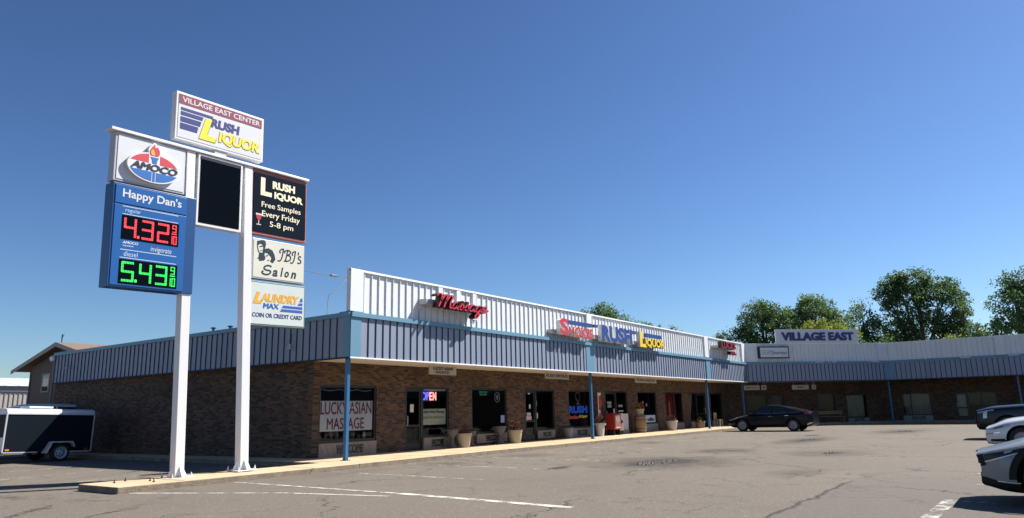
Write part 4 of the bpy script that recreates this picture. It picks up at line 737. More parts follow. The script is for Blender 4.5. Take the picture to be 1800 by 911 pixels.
# ------------------------------------------------------------------ left background: house, metal building
SID = bpy.data.materials.new('brown_lap_siding'); SID.use_nodes = True
_n = SID.node_tree.nodes; _l = SID.node_tree.links; _tc2 = _n.new('ShaderNodeTexCoord'); _w = _n.new('ShaderNodeTexWave'); _w.wave_type = 'BANDS'; _w.bands_direction = 'Z'; _w.wave_profile = 'SAW'; _w.inputs['Scale'].default_value = 1.6; _l.new(_tc2.outputs['Object'], _w.inputs['Vector'])
_b = _n.new('ShaderNodeBump'); _b.inputs['Strength'].default_value = .8; _b.inputs['Distance'].default_value = .04; _l.new(_w.outputs['Fac'], _b.inputs['Height']); _l.new(_b.outputs[0], _n['Principled BSDF'].inputs['Normal']); _n['Principled BSDF'].inputs['Base Color'].default_value = (.13, .11, .095, 1); _n['Principled BSDF'].inputs['Roughness'].default_value = .8
t = thing('house', 'brown sided gable house behind the far end of the side wall', 'house', (3, 25, 0))
mb = MB(); mb.add([(0, -4.1, 0), (0, 4.1, 0), (0, 4.1, 4.33), (0, 0, 5.27), (0, -4.1, 4.33), (14, -4.1, 0), (14, 4.1, 0), (14, 4.1, 4.33), (14, 0, 5.27), (14, -4.1, 4.33)], [(0, 4, 3, 2, 1), (5, 6, 7, 8, 9), (1, 2, 7, 6), (0, 5, 9, 4)]); mb.build('wall', SID, t)
SH = mat('brown_shingle', (.17, .115, .09), .9, var=.25, scale=6, bump=.4); mb = MB()
for s in (-1, 1): mb.add([(-.55, 0, 5.32), (14.5, 0, 5.32), (14.5, s*5.15, 4.14), (-.55, s*5.15, 4.14), (-.55, 0, 5.42), (14.5, 0, 5.42), (14.5, s*5.15, 4.24), (-.55, s*5.15, 4.24)], [(0, 1, 2, 3), (4, 7, 6, 5), (2, 6, 7, 3), (0, 3, 7, 4), (1, 5, 6, 2)])
mb.build('roof', SH, t); mb = MB()
for s in (-1, 1): mb.add([(-.58, 0, 5.2), (-.58, s*5.2, 4.0), (-.58, s*5.2, 4.2), (-.58, 0, 5.43), (-.551, 0, 5.2), (-.551, s*5.2, 4.0), (-.551, s*5.2, 4.2), (-.551, 0, 5.43)], [(0, 1, 2, 3), (7, 6, 5, 4), (0, 4, 5, 1), (1, 5, 6, 2), (3, 2, 6, 7)])
mb.build('barge_board', mat('tan_trim', (.36, .31, .27), .7), t)
mb = MB(); mb.box(-.03, 1.62, 2.93, 0, 2.55, 3.0); mb.box(-.03, 1.62, 3.83, 0, 2.55, 3.92); mb.box(-.03, 1.62, 3.0, 0, 1.72, 3.83); mb.box(-.03, 2.45, 3.0, 0, 2.55, 3.83); w = mb.build('window', mat('tan_trim', (.36, .31, .27), .7), t); mb = MB(); mb.box(-.02, 1.72, 3.0, -.004, 2.45, 3.83); mb.build('pane', CARGL, w)
mb = MB(); mb.box(-.04, 1.2, 0, -.002, 1.4, 4.9); mb.build('corner_board', mat('dark_trim', (.16, .14, .125), .7), t); mb = MB(); mb.tube([(-.3, 0, 5.4), (-.3, 0, 5.85)], .025, 6); mb.tube([(-.3, 0, 5.62), (-.3, -.2, 5.85)], .015, 5); mb.build('aerial', BATT, t)
mb = MB(); mb.tube([(-.02, 4.0, 4.1), (-.02, 4.0, .1)], .05, 6); mb.build('downpipe', mat('dark_trim', (.16, .14, .125), .7), t)
t = thing('metal_building', 'long pale ribbed metal building with a white roof far left', 'building', (-15, 48, 0)); mb = MB(); mb.box(-25, 0, 0, 40, 14, 3.72); 
x = -25
while x < 40: mb.box(x, -.05, .1, x+.06, -.001, 3.70, 1); x += .32
mb.build('wall', [mat('pale_tan_metal', (.34, .31, .29), .6), mat('tan_rib', (.24, .215, .2), .6)], t); mb = MB(); mb.box(-25.2, -.12, 3.72, 40.2, 0, 4.12); mb.build('eave_band', mat('slate_band', (.17, .18, .21), .6), t)
mb = MB(); mb.add([(-25.3, -.3, 4.13), (40.3, -.3, 4.13), (40.3, 7, 5.1), (-25.3, 7, 5.1), (40.3, 14.3, 4.13), (-25.3, 14.3, 4.13)], [(0, 1, 2, 3), (3, 2, 4, 5)])
x = -25
while x < 40: mb.add([(x, -.3, 4.16), (x+.08, -.3, 4.16), (x+.08, 7, 5.14), (x, 7, 5.14)], [(0, 1, 2, 3)], 1); x += .9
mb.build('roof', [mat('white_roof', (.55, .58, .62), .4), mat('roof_rib', (.42, .45, .5), .4)], t)

# ------------------------------------------------------------------ cargo trailer
TB = mat('trailer_black', (.008, .012, .019), .5, var=.2, scale=1.5, spec=.08); t = thing('cargo_trailer', 'black enclosed cargo trailer with a silver roof edge parked by the side wall', 'trailer', (-2.4, 12.9, 0)); t.rotation_euler = (0, R(1.6), 0)
mb = MB(); mb.box(-1.42, 0, .36, 1.42, 1.85, 1.62); mb.build('body', TB, t, bevel=.01)
mb = MB(); arc = [(1.42*math.cos(a), .2*math.sin(a)) for a in (0,)]
mb.add([(x, y, z) for x in (-1.44, 1.44) for y, z in ((-.02, 1.63), (-.02, 1.72), (.05, 1.8), (.18, 1.83), (.92, 1.86), (1.67, 1.83), (1.8, 1.8), (1.87, 1.72), (1.87, 1.63))], [(i, i+1, 10+i, 9+i) for i in range(8)]+[tuple(range(8, -1, -1)), tuple(range(9, 18))]); mb.build('roof', ALUM, t, smooth_angle=50)
for q0, q1 in ((-1.455, -1.415), (1.425, 1.455)): mb = MB(); mb.box(q0, -.03, .34, q1, .03, 1.64); mb.build('corner_trim', ALUM, t)
mb = MB(); mb.box(-1.4, -.025, .325, -.35, .03, .36); mb.box(.45, -.025, .325, 1.4, .03, .36); mb.build('bottom_rail', ALUM, t)
mb = MB(); mb.box(-1.435, .05, .38, -1.425, 1.8, .85); mb.build('stone_guard', ALUM, t)
for y, nm in ((-.14, 0), (1.8, 1)):
    mb = MB(); mb.lathe([(.215, 0), (.28, 0), (.31, .03), (.31, .17), (.28, .2), (.12, .2)], (.36, y-.02, .31), 26, 0, 'y', False); w = mb.build('wheel', RUBBER, t, smooth_angle=40)
    if nm == 0:
        mb = MB(); mb.lathe([(.0, .04), (.05, .0), (.09, .03), (.17, .03), (.205, -.005), (.215, -.005), (.215, .05), (0, .06)], (.36, y-.02, .31), 24, 0, 'y'); mb.build('rim', mat('rim_silver', (.40, .41, .45), .45, .3), w, smooth_angle=40)
        mb = MB()
        for i in range(8): a = i*math.pi/4; mb.lathe([(.022, 0), (.022, .01)], (.36+.13*math.cos(a), y+.002, .31+.13*math.sin(a)), 8, 0, 'y')
        mb.build('rim_hole', BLACKPL, w)
mb = MB(); pr_ = [(-.24, .30), (-.12, .30), (.02, .66), (.66, .66), (.76, .5), (.78, .5), (.70, .70), (-.02, .70)]; mb.prism([(x+.02, z) for x, z in pr_], -.22, -.001); mb.build('fender', ALUM, t)
mb = MB(); mb.box(-2.2, .88, .36, -1.43, .96, .44); mb.build('tongue', BLACKPL, t); mb = MB(); mb.box(1.2, -.03, .40, 1.3, -.012, .46); mb.build('marker_light', mat('marker_red', (.4, .03, .02), .3), t)
mb = MB(); mb.box(-1.36, -.03, .40, -1.24, -.012, .46); mb.build('marker_light', mat('marker_amber', (.6, .25, .03), .3), t)
mb = MB(); mb.box(-.6, .5, 1.86, .2, 1.3, 1.93); mb.build('roof_vent', mat('pale_vent', (.6, .62, .62), .5), t, bevel=.02)

# ------------------------------------------------------------------ vehicles
def ctrl(xs, pts, sm=5):
    v = np.interp(xs, [p[0] for p in pts], [p[1] for p in pts]); k = np.ones(sm)/sm; pad = np.concatenate([np.full(sm, v[0]), v, np.full(sm, v[-1])]); return np.convolve(pad, k, 'same')[sm:-sm]
def car(name, label, cat, loc, heading, sp, paint, group='cars parked in the lot'):
    # local frame: nose at x=0 pointing -x, car runs to x=L; y is sideways
    t = thing(name, label, cat, (loc[0], loc[1], 0), heading, group); L = sp['L']; N = 90; xs = np.linspace(0, L, N)
    w = ctrl(xs, sp['w'], 5); b = ctrl(xs, sp['b'], 5); s = ctrl(xs, sp['s'], 7); tp = ctrl(xs, sp['t'], 7)
    def half(i):
        h = s[i]-b[i]; ww = w[i]; P = [(0, b[i]), (.80*ww, b[i]), (.95*ww, b[i]+.09*h), (.995*ww, b[i]+.34*h), (1.0*ww, b[i]+.58*h), (.985*ww, b[i]+.84*h), (.945*ww, s[i]), (.80*ww, s[i]+.62*(tp[i]-s[i])), (.45*ww, tp[i]-.12*(tp[i]-s[i])), (0, tp[i])]
        return smooth(P, 3)
    H = [half(i) for i in range(N)]; K = len(H[0]); mb = MB(); ring = 2*K-2; vs = []
    nr = sp.get('rake', [])
    def skew(x, z): return x+(np.interp(z, [q[0] for q in nr], [q[1] for q in nr])*max(0, 1-x/.55) if nr else 0)-(np.interp(z, [.2, .6, 1.], [.10, 0, .06])*max(0, 1-(L-x)/.5))
    for i in range(N):
        for k in range(K): vs.append((skew(xs[i], H[i][k][1]), -H[i][k][0], H[i][k][1]))
        for k in range(K-2, 0, -1): vs.append((skew(xs[i], H[i][k][1]), H[i][k][0], H[i][k][1]))
    fs = [(i*ring+k, (i+1)*ring+k, (i+1)*ring+(k+1) % ring, i*ring+(k+1) % ring) for i in range(N-1) for k in range(ring)]+[tuple(range(ring)), tuple(range(N*ring-1, (N-1)*ring-1, -1))]
    mb.add(vs, fs); body = mb.build('body', [paint, BLACKPL], t)
    cut = MB()
    for wx in sp['wheels']:
        for sy in (-1, 1):
            y0, y1 = sorted((sy*(sp['W']/2-.30), sy*(sp['W']/2+.2))); cut.lathe([(sp['r']+.07, y0), (sp['r']+.07, y1)], (wx, 0, sp['r']), 40, 1, 'y')
    co = cut.build('cut', [paint, BLACKPL], t); bpy.context.view_layer.update()
    for ob in (body, co):
        bm_ = bmesh.new(); bm_.from_mesh(ob.data); bmesh.ops.remove_doubles(bm_, verts=bm_.verts, dist=1e-4); bmesh.ops.recalc_face_normals(bm_, faces=bm_.faces); bm_.to_mesh(ob.data); bm_.free()
    md = body.modifiers.new('b', 'BOOLEAN'); md.operation = 'DIFFERENCE'; md.object = co; md.solver = 'EXACT'
    bpy.context.view_layer.update(); me = bpy.data.meshes.new_from_object(body.evaluated_get(bpy.context.evaluated_depsgraph_get())); body.modifiers.clear(); body.data = me; bpy.data.objects.remove(co)
    me.shade_smooth(); me.set_sharp_from_angle(angle=R(38))
    def surf(x, k, off=.005):
        i = min(max(x/L*(N-1), 0), N-1.001); i0 = int(i); f = i-i0; k0 = min(int(k), K-2); g = k-k0
        def pt(i, k): return Vector((skew(xs[i], H[i][k][1]), -H[i][k][0], H[i][k][1]))
        p = (pt(i0, k0)*(1-g)+pt(i0, k0+1)*g)*(1-f)+(pt(i0+1, k0)*(1-g)+pt(i0+1, k0+1)*g)*f
        du = pt(i0+1, k0)-pt(i0, k0); dv = pt(i0, k0+1)-pt(i0, k0); n = du.cross(dv)
        n = n.normalized() if n.length > 1e-9 else Vector((-1, 0, 0))
        if n.y > .3: n = -n
        return p+n*off
    def patch(nm, m, quad, par=t, off=.006, n=8, mirror=True, th=0):   # quad: 4 (x,k) corners a,b,c,d
        for sg in ((1, -1) if mirror else (1,)):
            q_ = MB(); vs = []
            for i in range(n+1):
                for j in range(n+1):
                    u, v = i/n, j/n; x = (quad[0][0]*(1-u)+quad[1][0]*u)*(1-v)+(quad[3][0]*(1-u)+quad[2][0]*u)*v; k = (quad[0][1]*(1-u)+quad[1][1]*u)*(1-v)+(quad[3][1]*(1-u)+quad[2][1]*u)*v
                    p = surf(x, k, off); vs.append((p.x, p.y*sg, p.z))
            q_.add(vs, [(i*(n+1)+j, (i+1)*(n+1)+j, (i+1)*(n+1)+j+1, i*(n+1)+j+1) for i in range(n) for j in range(n)]); q_.build(nm, m, par, smooth_angle=60)
    for nm, m, quad, off in sp['patches']: patch(nm, m, quad, off=off)
    z0, z1 = b[0]+.12*(s[0]-b[0]), tp[0]; hz_ = z1-z0; wn = w[0]
    def nose(nm, m, fy, za, zb_, d): q_ = MB(); xa_ = min(skew(0, za), skew(0, zb_)); q_.box(xa_-d, -fy*wn, za, xa_+.12, fy*wn, zb_); q_.build(nm, m, t, bevel=.01)
    nose('front_grille', BLACKPL, .62, z0+.55*hz_, z0+.88*hz_, .006); nose('lower_intake', BLACKPL, .8, z0+.02*hz_, z0+.28*hz_, .008); nose('number_plate', PAPER, .25, z0+.33*hz_, z0+.33*hz_+.11, .016)
    # cabin
    g = sp.get('cab')
    if g:
        xa, xb, xc, xd, zr = g; M2 = 40; gx = np.linspace(xa, xd, M2); zb = np.interp(gx, xs, tp)-.03; wb = np.interp(gx, xs, w)*.93
        top = ctrl(gx, [(xa, zb[0]), (xa+.02, zb[0]+.02), (xb, zr-.03), ((xb+xc)/2, zr), (xc, zr-.04), (xd-.02, zb[-1]+.03), (xd, zb[-1])], 5); G = []
        for i in range(M2):
            hh = max(0, top[i]-zb[i]); fr = min(1, hh/(zr-zb[i]+1e-6)); wr = wb[i]*(1-.24*fr)
            G.append(smooth([(wb[i], zb[i]), (wb[i]*(1-.09*fr), zb[i]+.40*hh), (wr*1.02, zb[i]+.86*hh), (wr*.93, zb[i]+.96*hh), (wr*.6, top[i]), (0, top[i]+.015*fr)], 3))
        KG = len(G[0]); mb = MB(); vs = [(gx[i], -p[0], p[1]) for i in range(M2) for p in G[i]]+[(gx[i], p[0], p[1]) for i in range(M2) for p in G[i]]; o2 = M2*KG
        fs = [(i*KG+k, (i+1)*KG+k, (i+1)*KG+k+1, i*KG+k+1) for i in range(M2-1) for k in range(KG-1)]; fs += [tuple(o2+j for j in f[::-1]) for f in fs]; mb.add(vs, fs); cabo = mb.build('windows', CARGL, t, smooth_angle=40)
        i0 = int((xb-xa)/(xd-xa)*(M2-1)); i1 = int((xc-xa)/(xd-xa)*(M2-1)); mb = MB()
        for sg in (1, -1):
            vs = [(gx[i], -sg*p[0]*1.004, p[1]+.010) for i in range(i0, i1+1) for p in G[i][6:]]; kk = KG-6; mb.add(vs, [(i*kk+k, (i+1)*kk+k, (i+1)*kk+k+1, i*kk+k+1) for i in range(i1-i0) for k in range(kk-1)])
        mb.build('roof', paint, t, smooth_angle=50); mb = MB()
        for sg in (1, -1): mb.tube([(gx[i], -sg*G[i][7][0], G[i][7][1]) for i in range(0, M2, 1)], .035, 6)
        for sg in (1, -1):
            for fx in sp.get('pillars', ()):
                i = int((fx-xa)/(xd-xa)*(M2-1)); mb.tube([(gx[i], -sg*(p[0]+.002), p[1]) for p in G[i][:8]], .04, 6)
        mb.build('pillar', sp.get('pm', paint), t, smooth_angle=50); mb = MB()
        for sg in (1, -1): mb.tube([(gx[i], -sg*(G[i][0][0]+.004), zb[i]+.035) for i in range(2, M2-3)], .014, 5)
        mb.build('window_trim', CHROME, t)
        for sg in (1, -1):
            mx_ = xa+.42; wy = np.interp(mx_, xs, w); mb = MB(); mb.box(mx_-.05, -.0, 0, mx_+.08, .17, .13); mb.v = [(x, -sg*(wy*.93+y), z+np.interp(mx_, xs, tp)+.0) for x, y, z in mb.v]; mb.build('mirror', paint, t, bevel=.03)
    for wx in sp['wheels']:
        for sy in (-1, 1):
            r = sp['r']; yo = sy*(sp['W']/2-.015); d = -sy; mb = MB(); mb.lathe([(r*.66, yo), (r*.92, yo), (r, yo+d*.03), (r, yo+d*.19), (r*.9, yo+d*.22), (r*.5, yo+d*.22)], (wx, 0, r), 32, 0, 'y', False); wh = mb.build('wheel', RUBBER, t, smooth_angle=40)
            mb = MB(); mb.lathe([(0, yo+d*.03), (r*.14, yo+d*.025), (r*.15, yo+d*.08), (r*.55, yo+d*.09), (r*.6, yo+d*.012), (r*.665, yo+d*.0), (r*.67, yo+d*.05)], (wx, 0, r), 32, 0, 'y')
            for i in range(sp.get('spokes', 5)*2):
                a = 2*math.pi*(i//2)/sp.get('spokes', 5)+(.13 if i % 2 else -.13); c_, s_ = math.cos(a), math.sin(a); ww = r*.045
                p = [(r*.1*c_-ww*s_, r*.1*s_+ww*c_), (r*.1*c_+ww*s_, r*.1*s_-ww*c_), (r*.62*c_+ww*s_, r*.62*s_-ww*c_), (r*.62*c_-ww*s_, r*.62*s_+ww*c_)]
                y0, y1 = sorted((yo+d*.02, yo+d*.05)); mb.prism([(wx+x, r+z) for x, z in p], y0, y1)
            mb.build('rim', sp.get('rimm', mat('alloy', (.32, .32, .33), .45, .3)), wh)
    return t, patch, surf
HLG = mat('headlight_glass', (.5, .52, .55), .08, .2, spec=.8); HLD = mat('headlight_dark', (.02, .022, .026), .3, spec=.35); TLR = mat('taillight_red', (.35, .01, .012), .15); SEAM = mat('panel_gap', (.008, .008, .009), .8)
# k on the half profile runs 0..27: 9 knee low side, 12 mid side, 18 shoulder, 27 centre top
def seams(*xs_): return [('door_seam', SEAM, [(x, 5.5), (x+.012, 5.5), (x+.05, 18), (x+.038, 18)], .003) for x in xs_]
SED = dict(L=4.76, W=1.86, r=.335, wheels=(.92, 3.72), w=[(0, .60), (.12, .76), (.4, .88), (1, .92), (3.9, .93), (4.4, .90), (4.6, .85), (4.7, .78), (4.76, .68)], b=[(0, .30), (.3, .2), (4.4, .22), (4.76, .33)], s=[(0, .60), (.3, .68), (1.2, .84), (2.5, .90), (4.2, .97), (4.66, .99), (4.76, .95)], t=[(0, .66), (.3, .76), (1.3, .97), (2.5, .95), (4.1, 1.02), (4.66, 1.07), (4.76, 1.02)],
           rake=[(.2, .10), (.45, 0), (.6, .0), (.8, .18)], cab=(1.2, 2.1, 3.05, 4.35, 1.43), pillars=(2.62, 3.5), pm=BLACKPL, spokes=7,
           patches=[('headlight', HLG, [(.10, 15.5), (.62, 17.2), (.68, 18.4), (.16, 17.2)], .008), ('tail_light', TLR, [(4.35, 16.2), (4.74, 15.2), (4.74, 17.3), (4.25, 17.8)], .008), ('bumper_reflector', CHROME, [(4.45, 6.5), (4.72, 7), (4.72, 8.2), (4.5, 7.6)], .006), ('sill', BLACKPL, [(1.35, 4.2), (3.35, 4.2), (3.35, 6.8), (1.35, 6.8)], .004),
                    ('door_handle', CHROME, [(2.42, 15.2), (2.6, 15.2), (2.6, 15.7), (2.42, 15.7)], .018), ('door_handle', CHROME, [(3.32, 15.4), (3.5, 15.4), (3.5, 15.9), (3.32, 15.9)], .018)]+seams(1.45, 2.62, 3.55))
BLKP = mat('black_car_paint', (.006, .005, .011), .22, spec=.25)
car('parked_sedan', 'glossy black sedan parked nose in at the inner corner', 'car', (28.5, -1.2), R(-90), SED, BLKP)
# pickup
TRK = dict(L=5.6, W=2.0, r=.41, wheels=(1.0, 4.45), w=[(0, .86), (.12, .95), (.5, .98), (5.4, .99), (5.6, .95)], b=[(0, .36), (.4, .32), (5.3, .42), (5.6, .5)], s=[(0, 1.00), (.3, 1.08), (1.4, 1.16), (5.5, 1.22), (5.6, 1.2)], t=[(0, 1.04), (.12, 1.12), (.5, 1.20), (1.6, 1.27), (2.2, 1.24), (5.6, 1.26)], rake=[(.3, .1), (.5, 0), (1., .02), (1.2, .2)], cab=(1.65, 2.4, 3.6, 4.1, 1.9), pillars=(2.75,), spokes=6,
           patches=[('headlight', HLG, [(.08, 15.6), (.62, 16.6), (.6, 17.4), (.08, 16.6)], .01), ('headlight_bracket', HLG, [(.24, 12.2), (.36, 12.2), (.40, 16.2), (.26, 16.)], .012), ('grille', BLACKPL, [(.0, 9), (.05, 9), (.05, 16), (.0, 16)], .01), ('fender_flare', BLACKPL, [(.1, 4.), (.5, 4.), (.5, 9), (.1, 9)], .006)]+seams(1.75, 2.8, 3.9))
car('pickup_truck', 'black pickup truck with chrome headlight brackets beyond the white car', 'pickup', (19.1, -14.0), R(-90), TRK, mat('navy_black_paint', (.006, .008, .015), .25, spec=.4))
WHT = dict(L=4.6, W=1.8, r=.325, wheels=(.88, 3.5), w=[(0, .62), (.12, .76), (.4, .86), (1, .89), (4.2, .89), (4.6, .75)], b=[(0, .2), (.3, .17), (4.2, .2), (4.6, .3)], s=[(0, .60), (.25, .69), (1.1, .84), (2.5, .9), (4.2, .93), (4.6, .8)], t=[(0, .66), (.2, .78), (.6, .90), (1.25, .98), (2.5, .95), (4.2, 1.02), (4.6, .9)], rake=[(.2, .03), (.4, 0), (.6, .02), (.8, .16)], cab=(1.2, 2.0, 3.0, 4.1, 1.44), pillars=(2.4, 3.3), spokes=5,
           patches=[('headlight', HLG, [(.08, 14.0), (.62, 15.8), (.62, 18.2), (.14, 17.4)], .008), ('headlight_lens', HLD, [(.2, 15.3), (.45, 16.2), (.45, 17.2), (.22, 16.6)], .011), ('fog_grille', BLACKPL, [(.10, 7.4), (.5, 7.2), (.45, 8.8), (.12, 8.8)], .006), ('bumper_trim', CHROME, [(.02, 12.6), (.35, 12.6), (.35, 13.), (.02, 13.)], .006)]+seams(1.3, 2.4, 3.4))
car('parked_car', 'white sedan parked between the grey crossover and black pickup', 'car', (11.5, -14.62), R(-90), WHT, mat('white_car_paint', (.62, .63, .65), .25, coat=.8))
GRY = dict(L=4.4, W=1.8, r=.36, wheels=(.86, 3.52), w=[(0, .62), (.1, .74), (.35, .86), (.9, .895), (4.0, .9), (4.4, .75)], b=[(0, .27), (.15, .21), (.4, .18), (4.0, .22), (4.4, .35)], s=[(0, .655), (.3, .72), (1.1, .86), (2.5, .95), (4.0, 1.0), (4.4, .9)], t=[(0, .70), (.15, .76), (.5, .86), (1.25, 1.0), (2.5, 1.0), (4.0, 1.05), (4.4, .95)], rake=[(.18, .10), (.3, .02), (.42, .035), (.56, .04), (.66, .0), (.74, .02), (.9, .2)], cab=(1.2, 2.0, 3.2, 4.2, 1.54), pillars=(2.4, 3.3), spokes=5,
           patches=[('headlight', HLD, [(.07, 14.4), (.56, 16.6), (.66, 18.0), (.10, 17.4)], .008), ('headlight_lens', HLG, [(.33, 16.6), (.42, 17.), (.43, 17.6), (.34, 17.4)], .013), ('headlight_trim', ALUM, [(.07, 14.0), (.54, 16.2), (.56, 16.6), (.07, 14.4)], .010), ('grille', BLACKPL, [(.0, 12.5), (.07, 13), (.08, 17.6), (.0, 17.6)], .010),
                    ('lower_cladding', BLACKPL, [(.0, 3.2), (.52, 3.2), (.47, 7.6), (.0, 8.6)], .008), ('cladding_trim', ALUM, [(.2, 7.9), (.47, 7.7), (.47, 7.95), (.2, 8.2)], .012), ('hood_seam', SEAM, [(.12, 18.6), (1.2, 19.0), (1.2, 19.25), (.12, 18.9)], .004), ('sill_cladding', BLACKPL, [(1.3, 3.2), (3.15, 3.2), (3.15, 8), (1.3, 8)], .008)]+seams(1.35, 2.4, 3.3))
tg, pt_, sf_ = car('parked_car', 'grey crossover nose with slim dark headlight, nearest the camera', 'car', (-1.45, -15.15), R(-90), GRY, mat('grey_car_paint', (.17, .19, .20), .38, .1, coat=.5))
for wx in GRY['wheels']:
    for sg in (-1, 1):
        mb = MB(); vs = []; n = 24
        for i in range(n+1):
            a = math.pi*i/n; 
            for rr in (.43, .51): vs.append((wx+rr*math.cos(a), sg*.902, .36+rr*math.sin(a)))
        mb.add(vs, [(2*i, 2*i+2, 2*i+3, 2*i+1) for i in range(n)]); mb.build('arch_cladding', BLACKPL, tg)
VAN = dict(L=5.0, W=1.95, r=.35, wheels=(.95, 3.9), w=[(0, .7), (.2, .88), (.6, .96), (4.9, .97), (5.0, .93)], b=[(0, .3), (4.6, .25), (5, .35)], s=[(0, .9), (.4, 1.0), (1.2, 1.12), (5, 1.15)], t=[(0, .95), (.5, 1.08), (1.2, 1.2), (5, 1.2)], cab=(1.0, 2.1, 4.6, 4.95, 2.10), pillars=(2.3, 3.4), patches=[])
car('parked_van', 'white van mostly hidden behind the black trailer', 'van', (-3.9, 17.6), 0, VAN, mat('van_white', (.62, .64, .65), .35), None)

# ------------------------------------------------------------------ trees
G1 = leaf_mat('leaf_green_deep', (.062, .115, .042)); G2 = leaf_mat('leaf_green_mid', (.10, .165, .05)); G3 = leaf_mat('leaf_green_light', (.15, .21, .055)); GY = leaf_mat('leaf_yellow_green', (.19, .215, .04)); GB = leaf_mat('leaf_blue_green', (.085, .145, .085))
BARK = mat('grey_bark', (.12, .10, .085), .9, var=.3, scale=6)
def tree(name, lab, base, blobs, mats, leaf=.26, dens=1., gaps=.35, lean=(0, 0)):
    t = thing(name, lab, 'tree', base, 0, 'trees behind the shops'); bz = max(b[2]+b[5] for b in blobs)
    mb = MB(); trk = [Vector((0, 0, 0)), Vector((lean[0]*.2, lean[1]*.2, bz*.22)), Vector((lean[0]*.5, lean[1]*.5, bz*.45)), Vector((lean[0], lean[1], bz*.75))]; mb.tube(trk, [.42, .32, .24, .08], 8)
    for bx_, by, bzz, rx, ry, rz in blobs:
        s = trk[1].lerp(trk[2], random.random()); e = Vector((bx_, by, bzz+rz*.3)); mb.tube([s, s.lerp(e, .5)+Vector((0, 0, -.3)), e], [.16, .10, .03], 6)
        for k in range(3): e2 = Vector((bx_+rx*random.uniform(-.8, .8), by+ry*random.uniform(-.8, .8), bzz+rz*random.uniform(-.3, .9))); mb.tube([s.lerp(e, .6), e2], [.07, .015], 5)
    mb.build('trunk', BARK, t, smooth_angle=60)
    V = []; F = []; MI = []
    for bx_, by, bzz, rx, ry, rz in blobs:
        nc = max(8, int(8*dens*(rx*ry+ry*rz+rx*rz)))          # leaf clumps in the shell
        for c in range(nc):
            d = rng.normal(size=3); d /= np.linalg.norm(d); rr = (.35+.65*rng.random()**.45)*(1+.16*math.sin(d[0]*5+bx_)*math.sin(d[2]*6+by))
            cc = np.array([bx_, by, bzz])+d*rr*np.array([rx, ry, rz]); cr = rng.uniform(.28, .62); mi0 = min(len(mats)-1, int(rng.random()*len(mats))); nl = int(rng.uniform(22, 42))
            P = cc+rng.normal(size=(nl, 3)).clip(-1.5, 1.5)*cr*np.array([.62, .62, .5])
            for p in P:
                n = rng.normal(size=3); n[2] = abs(n[2])+.3; n /= np.linalg.norm(n); a = np.cross(n, rng.normal(size=3)); a /= np.linalg.norm(a)+1e-9; b = np.cross(n, a); s = leaf*rng.uniform(.55, 1.1)*.5; o = len(V)
                V += [p-a*s, p-b*s*.6, p+a*s, p+b*s*.6]; F.append((o, o+1, o+2, o+3)); MI.append(mi0 if rng.random() < .8 else int(rng.integers(len(mats))))
    mb = MB(); mb.v = [tuple(v) for v in V]; mb.f = F; mb.m = MI; mb.build('crown', mats, t)
tree('leafy_tree', 'dark green rounded tree behind the lettered white parapet', (40.5, 13.3, 0), [(0, .2, 8.2, 2.0, 2., 1.9), (-.9, 1.4, 7.6, 1.4, 1.4, 1.5), (1.3, -.9, 7.6, 1.5, 1.5, 1.6), (.2, -.2, 9.3, 1.2, 1.2, 1.1)], [G1, G1, G2, GB])
tree('leafy_tree', 'lighter green tree right of the dark one behind the parapet', (42.6, 10.3, 0), [(0, 0, 7.0, 1.6, 1.6, 1.6), (.5, -.9, 6.6, 1.3, 1.3, 1.3), (-.6, .9, 7.2, 1.2, 1.2, 1.3)], [G2, G3, G1])
tree('leafy_tree', 'tiny distant treetop just over the parapet', (61, 15.9, 0), [(0, 0, 8.9, 1.6, 1.6, 1.2)], [G1, G2])
tree('leafy_tree', 'small treetop at the left edge of the tree row', (59.5, 9.9, 0), [(0, 0, 7.3, 1.5, 1.6, 1.6), (-.3, .8, 6.6, 1.2, 1.3, 1.2)], [G1, G2, GB])
tree('leafy_tree', 'broad dark tree at the left of the tree row', (61.9, 5.9, 0), [(0, .3, 9.3, 2.6, 2.6, 2.5), (-.8, 2.3, 7.8, 1.8, 1.8, 2.), (.2, -1.5, 9.6, 2., 2., 2.2), (0, .6, 11.0, 1.6, 1.6, 1.3)], [G1, G1, G2], dens=1.15)
tree('leafy_tree', 'tall mid green tree behind the long roof sign', (64.6, 1.4, 0), [(0, 0, 9.6, 2.6, 2.6, 2.6), (.3, .5, 11.4, 1.7, 1.7, 1.4), (-.4, -2., 8.8, 1.9, 1.9, 2.1), (0, 2, 9.6, 1.8, 1.8, 2.1)], [G1, G2, G2, GB], dens=1.15)
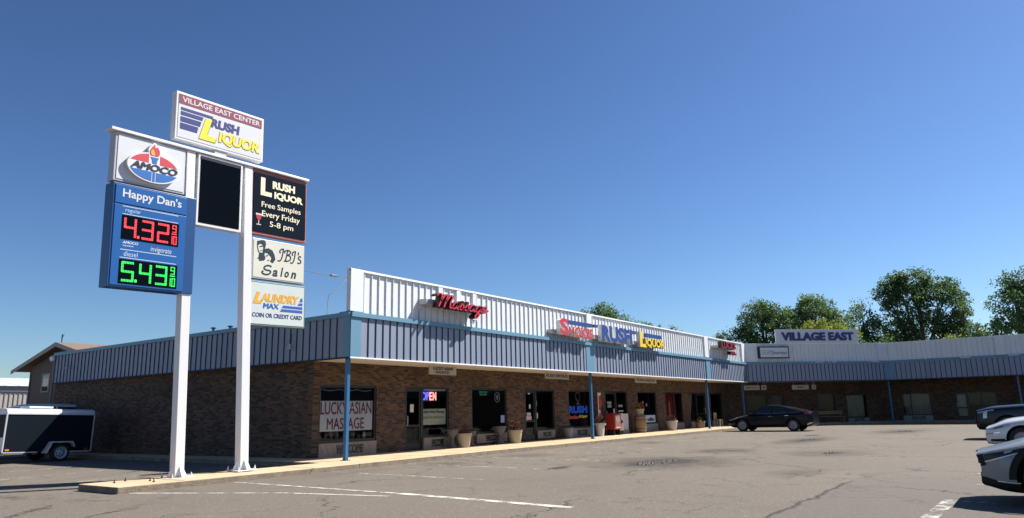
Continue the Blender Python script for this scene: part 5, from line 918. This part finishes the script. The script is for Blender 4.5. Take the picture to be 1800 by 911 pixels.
tree('leafy_tree', 'bright yellow green tree rising behind the long roof sign', (54.6, -1.4, 0), [(0, .4, 7.4, 1.8, 1.8, 1.6), (.2, -1.2, 7.2, 1.5, 1.5, 1.4), (-.3, 1.6, 6.9, 1.2, 1.2, 1.2)], [GY, GY, G3], dens=1.1)
tree('cottonwood_tree', 'large spreading cottonwood, tallest tree in the row', (77, -6.6, 0), [(-.5, .8, 12.2, 2.6, 2.6, 3.4), (.5, -2.2, 11.6, 2.5, 2.6, 3.4), (0, 0, 14.2, 2., 2.2, 2.0), (1., -3.4, 9.0, 2.3, 2.4, 2.6), (-1.5, 2.8, 13.2, 1.4, 1.4, 2.), (0, 0, 8.6, 2.4, 2.6, 2.2), (1, -3., 13.3, 1.5, 1.5, 1.6), (.5, 2.2, 9.2, 1.8, 1.9, 2.2), (1, -4.6, 8.0, 1.6, 1.7, 1.7), (0, 1.6, 15.0, 1.1, 1.1, 1.2)], [G1, GB, G2, GB], leaf=.30, dens=.95, lean=(.3, -.2))
tree('cottonwood_tree', 'leaning sparse cottonwood limb group left of the tallest tree', (73.5, -2.4, 0), [(-.4, .9, 10.6, 1.5, 1.6, 2.2), (0, -.4, 8.8, 1.6, 1.7, 2.), (.3, -1.6, 7.3, 1.5, 1.6, 1.6), (-.4, 1.2, 8.2, 1.4, 1.5, 1.6)], [G1, GB, G2], leaf=.28, dens=.85, lean=(0, 1))
tree('leafy_tree', 'low bushy tree filling the gap under the leaning cottonwood', (69, -3.6, 0), [(0, 0, 6.6, 1.7, 1.8, 1.5), (.2, 1.3, 6.2, 1.3, 1.4, 1.2)], [G1, GB, G2], leaf=.22)
tree('leafy_tree', 'small pale green tree between the two tall ones at right', (67.5, -10.1, 0), [(0, 0, 6.7, 1.4, 1.5, 1.2), (0, -1.1, 6.3, 1.1, 1.1, 1.)], [GY, G3, G2], leaf=.22)
tree('cottonwood_tree', 'dark cottonwood cut off by the right edge', (58.6, -15.8, 0), [(0, .2, 8.7, 2.2, 1.9, 2.7), (.3, -1.6, 10.4, 1.9, 1.9, 2.2), (-.3, .3, 6.9, 2.0, 2., 1.9), (.2, .2, 10.9, .9, .8, 1.1), (-.2, -2.5, 8.5, 2.2, 2.2, 3.)], [G1, GB, G2], leaf=.26, dens=1.05)
